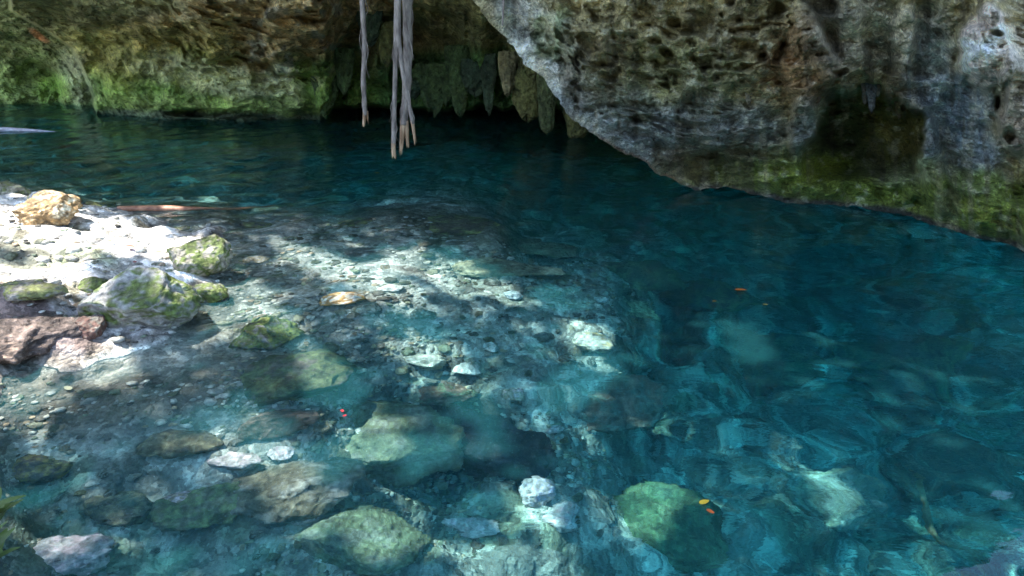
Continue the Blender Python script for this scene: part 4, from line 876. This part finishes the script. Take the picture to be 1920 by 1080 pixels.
sprig(197, 580, None, 9, .09, 'tiny bright green sprig beside the large mossy boulder', 5)
sprig(-12, 1000, 2.0, 12, .16, 'leafy green plant in the left corner close to the camera', 9)
sprig(-25, 1080, 1.8, 12, .16, 'leafy green plant in the very bottom left corner', 10)

# ------------------------------------------------------------------ unseen foliage added above the frame, its gaps placed to shape the sun
LIT = [ # picture centre, radii, rotation : where sun reaches the ground or the lake bed through gaps
 (130, 480, 330, 90, 4), (-200, 480, 250, 130, 0), (110, 410, 160, 40, 0), (90, 610, 130, 50, 5), (370, 480, 60, 40, 0),
 (560, 475, 60, 16, 12), (640, 505, 100, 26, 10), (730, 545, 60, 16, 0), (640, 565, 44, 16, 0), (850, 520, 120, 20, 10), (1105, 645, 44, 30, 0),
 (600, 690, 50, 30, 20), (520, 605, 45, 22, 10), (715, 830, 62, 55, 0), (545, 905, 90, 45, 20), (640, 1010, 150, 35, 0), (870, 1040, 200, 30, 0), (1010, 945, 70, 45, 0), (870, 735, 60, 16, 0),
 (1560, 935, 62, 34, 35), (1450, 838, 34, 18, 40), (1210, 990, 110, 50, -20), (440, 860, 70, 20, 0), (20, 325, 50, 10, 0), (400, 374, 40, 7, 0), (960, 560, 40, 14, 0), (1180, 580, 60, 18, 0), (800, 680, 60, 20, 0), (1720, 960, 40, 30, 0), (120, 1050, 100, 30, 0), (150, 165, 60, 50, 0)]
sr = -SUN_DIR / IOR; sr[2] = -math.sqrt(1 - sr[0] ** 2 - sr[1] ** 2)
LITW = []
for a, b, rx, ry, ro in LIT:
    if b < 300: continue
    X0, Y0, Z0 = on_bed(a, b); f0_ = Y0 * cp + (CH - Z0) * sp_
    if Z0 < 0: X0 += sr[0] / sr[2] * -Z0; Y0 += sr[1] / sr[2] * -Z0
    else: X0 -= SUN_DIR[0] / SUN_DIR[2] * Z0; Y0 -= SUN_DIR[1] / SUN_DIR[2] * Z0
    q0, q1 = XY2P(X0, Y0); k_ = f0_ / (Y0 * cp + CH * sp_); k_ = min(k_, 1.0) ** 1.5
    LITW.append((float(q0), float(q1), rx * k_, ry * k_, ro))
rg = np.random.RandomState(8)
NL = 80000
g_x = rg.uniform(-9.5, 8.5, NL); g_y = rg.uniform(-0.5, 18.0, NL); zc = rg.uniform(6.0, 8.6, NL)
qx, qy = XY2P(g_x, np.maximum(g_y, 0.4))
keep = np.ones(NL, bool); litm = np.zeros(NL)
for a, b, rx, ry, ro in LITW: litm = np.maximum(litm, blob(qx, qy, a, b, rx * 1.02, ry * 1.05, ro, 0.12, 0.5, 77))
for a, b, rx, ry in [(285, 560, 95, 42), (35, 640, 120, 32), (400, 500, 34, 26), (175, 625, 40, 20), (20, 548, 90, 14)]: litm = litm * (1 - blob(qx, qy, a, b, rx, ry, 0, 0.2, 0.3, 78))
keep &= litm < rg.uniform(0.02, 0.6, NL)
keep &= (rg.uniform(0, 1, NL) < np.where(g_x > 1.6, 0.6, 1.0)); 
g_x, g_y, zc = g_x[keep], g_y[keep], zc[keep]; n_l = len(g_x)
ctr_ = np.stack([g_x + SUN_DIR[0] / SUN_DIR[2] * zc, g_y + SUN_DIR[1] / SUN_DIR[2] * zc, zc], 1)
a1 = rg.uniform(0, 2 * math.pi, n_l); tl = rg.normal(0, 0.45, n_l); t2 = rg.normal(0, 0.45, n_l); ln = rg.uniform(0.09, 0.17, n_l); wd = ln * 0.42
u_ = np.stack([np.cos(a1), np.sin(a1), tl], 1); u_ /= np.linalg.norm(u_, axis=1)[:, None]
w__ = np.cross(u_, np.stack([t2, 0 * t2, 1 + 0 * t2], 1)); w__ /= np.linalg.norm(w__, axis=1)[:, None]
V = np.stack([ctr_ - u_ * ln[:, None], ctr_ + w__ * wd[:, None], ctr_ + u_ * ln[:, None], ctr_ - w__ * wd[:, None]], 1).reshape(-1, 3)
o = mesh_obj('shade_foliage', V, np.arange(len(V)).reshape(-1, 4), M_leaf, smooth=False); tag(o, 'unseen mass of green leaves added above the pool to shade it', 'shade_foliage', kind='stuff')
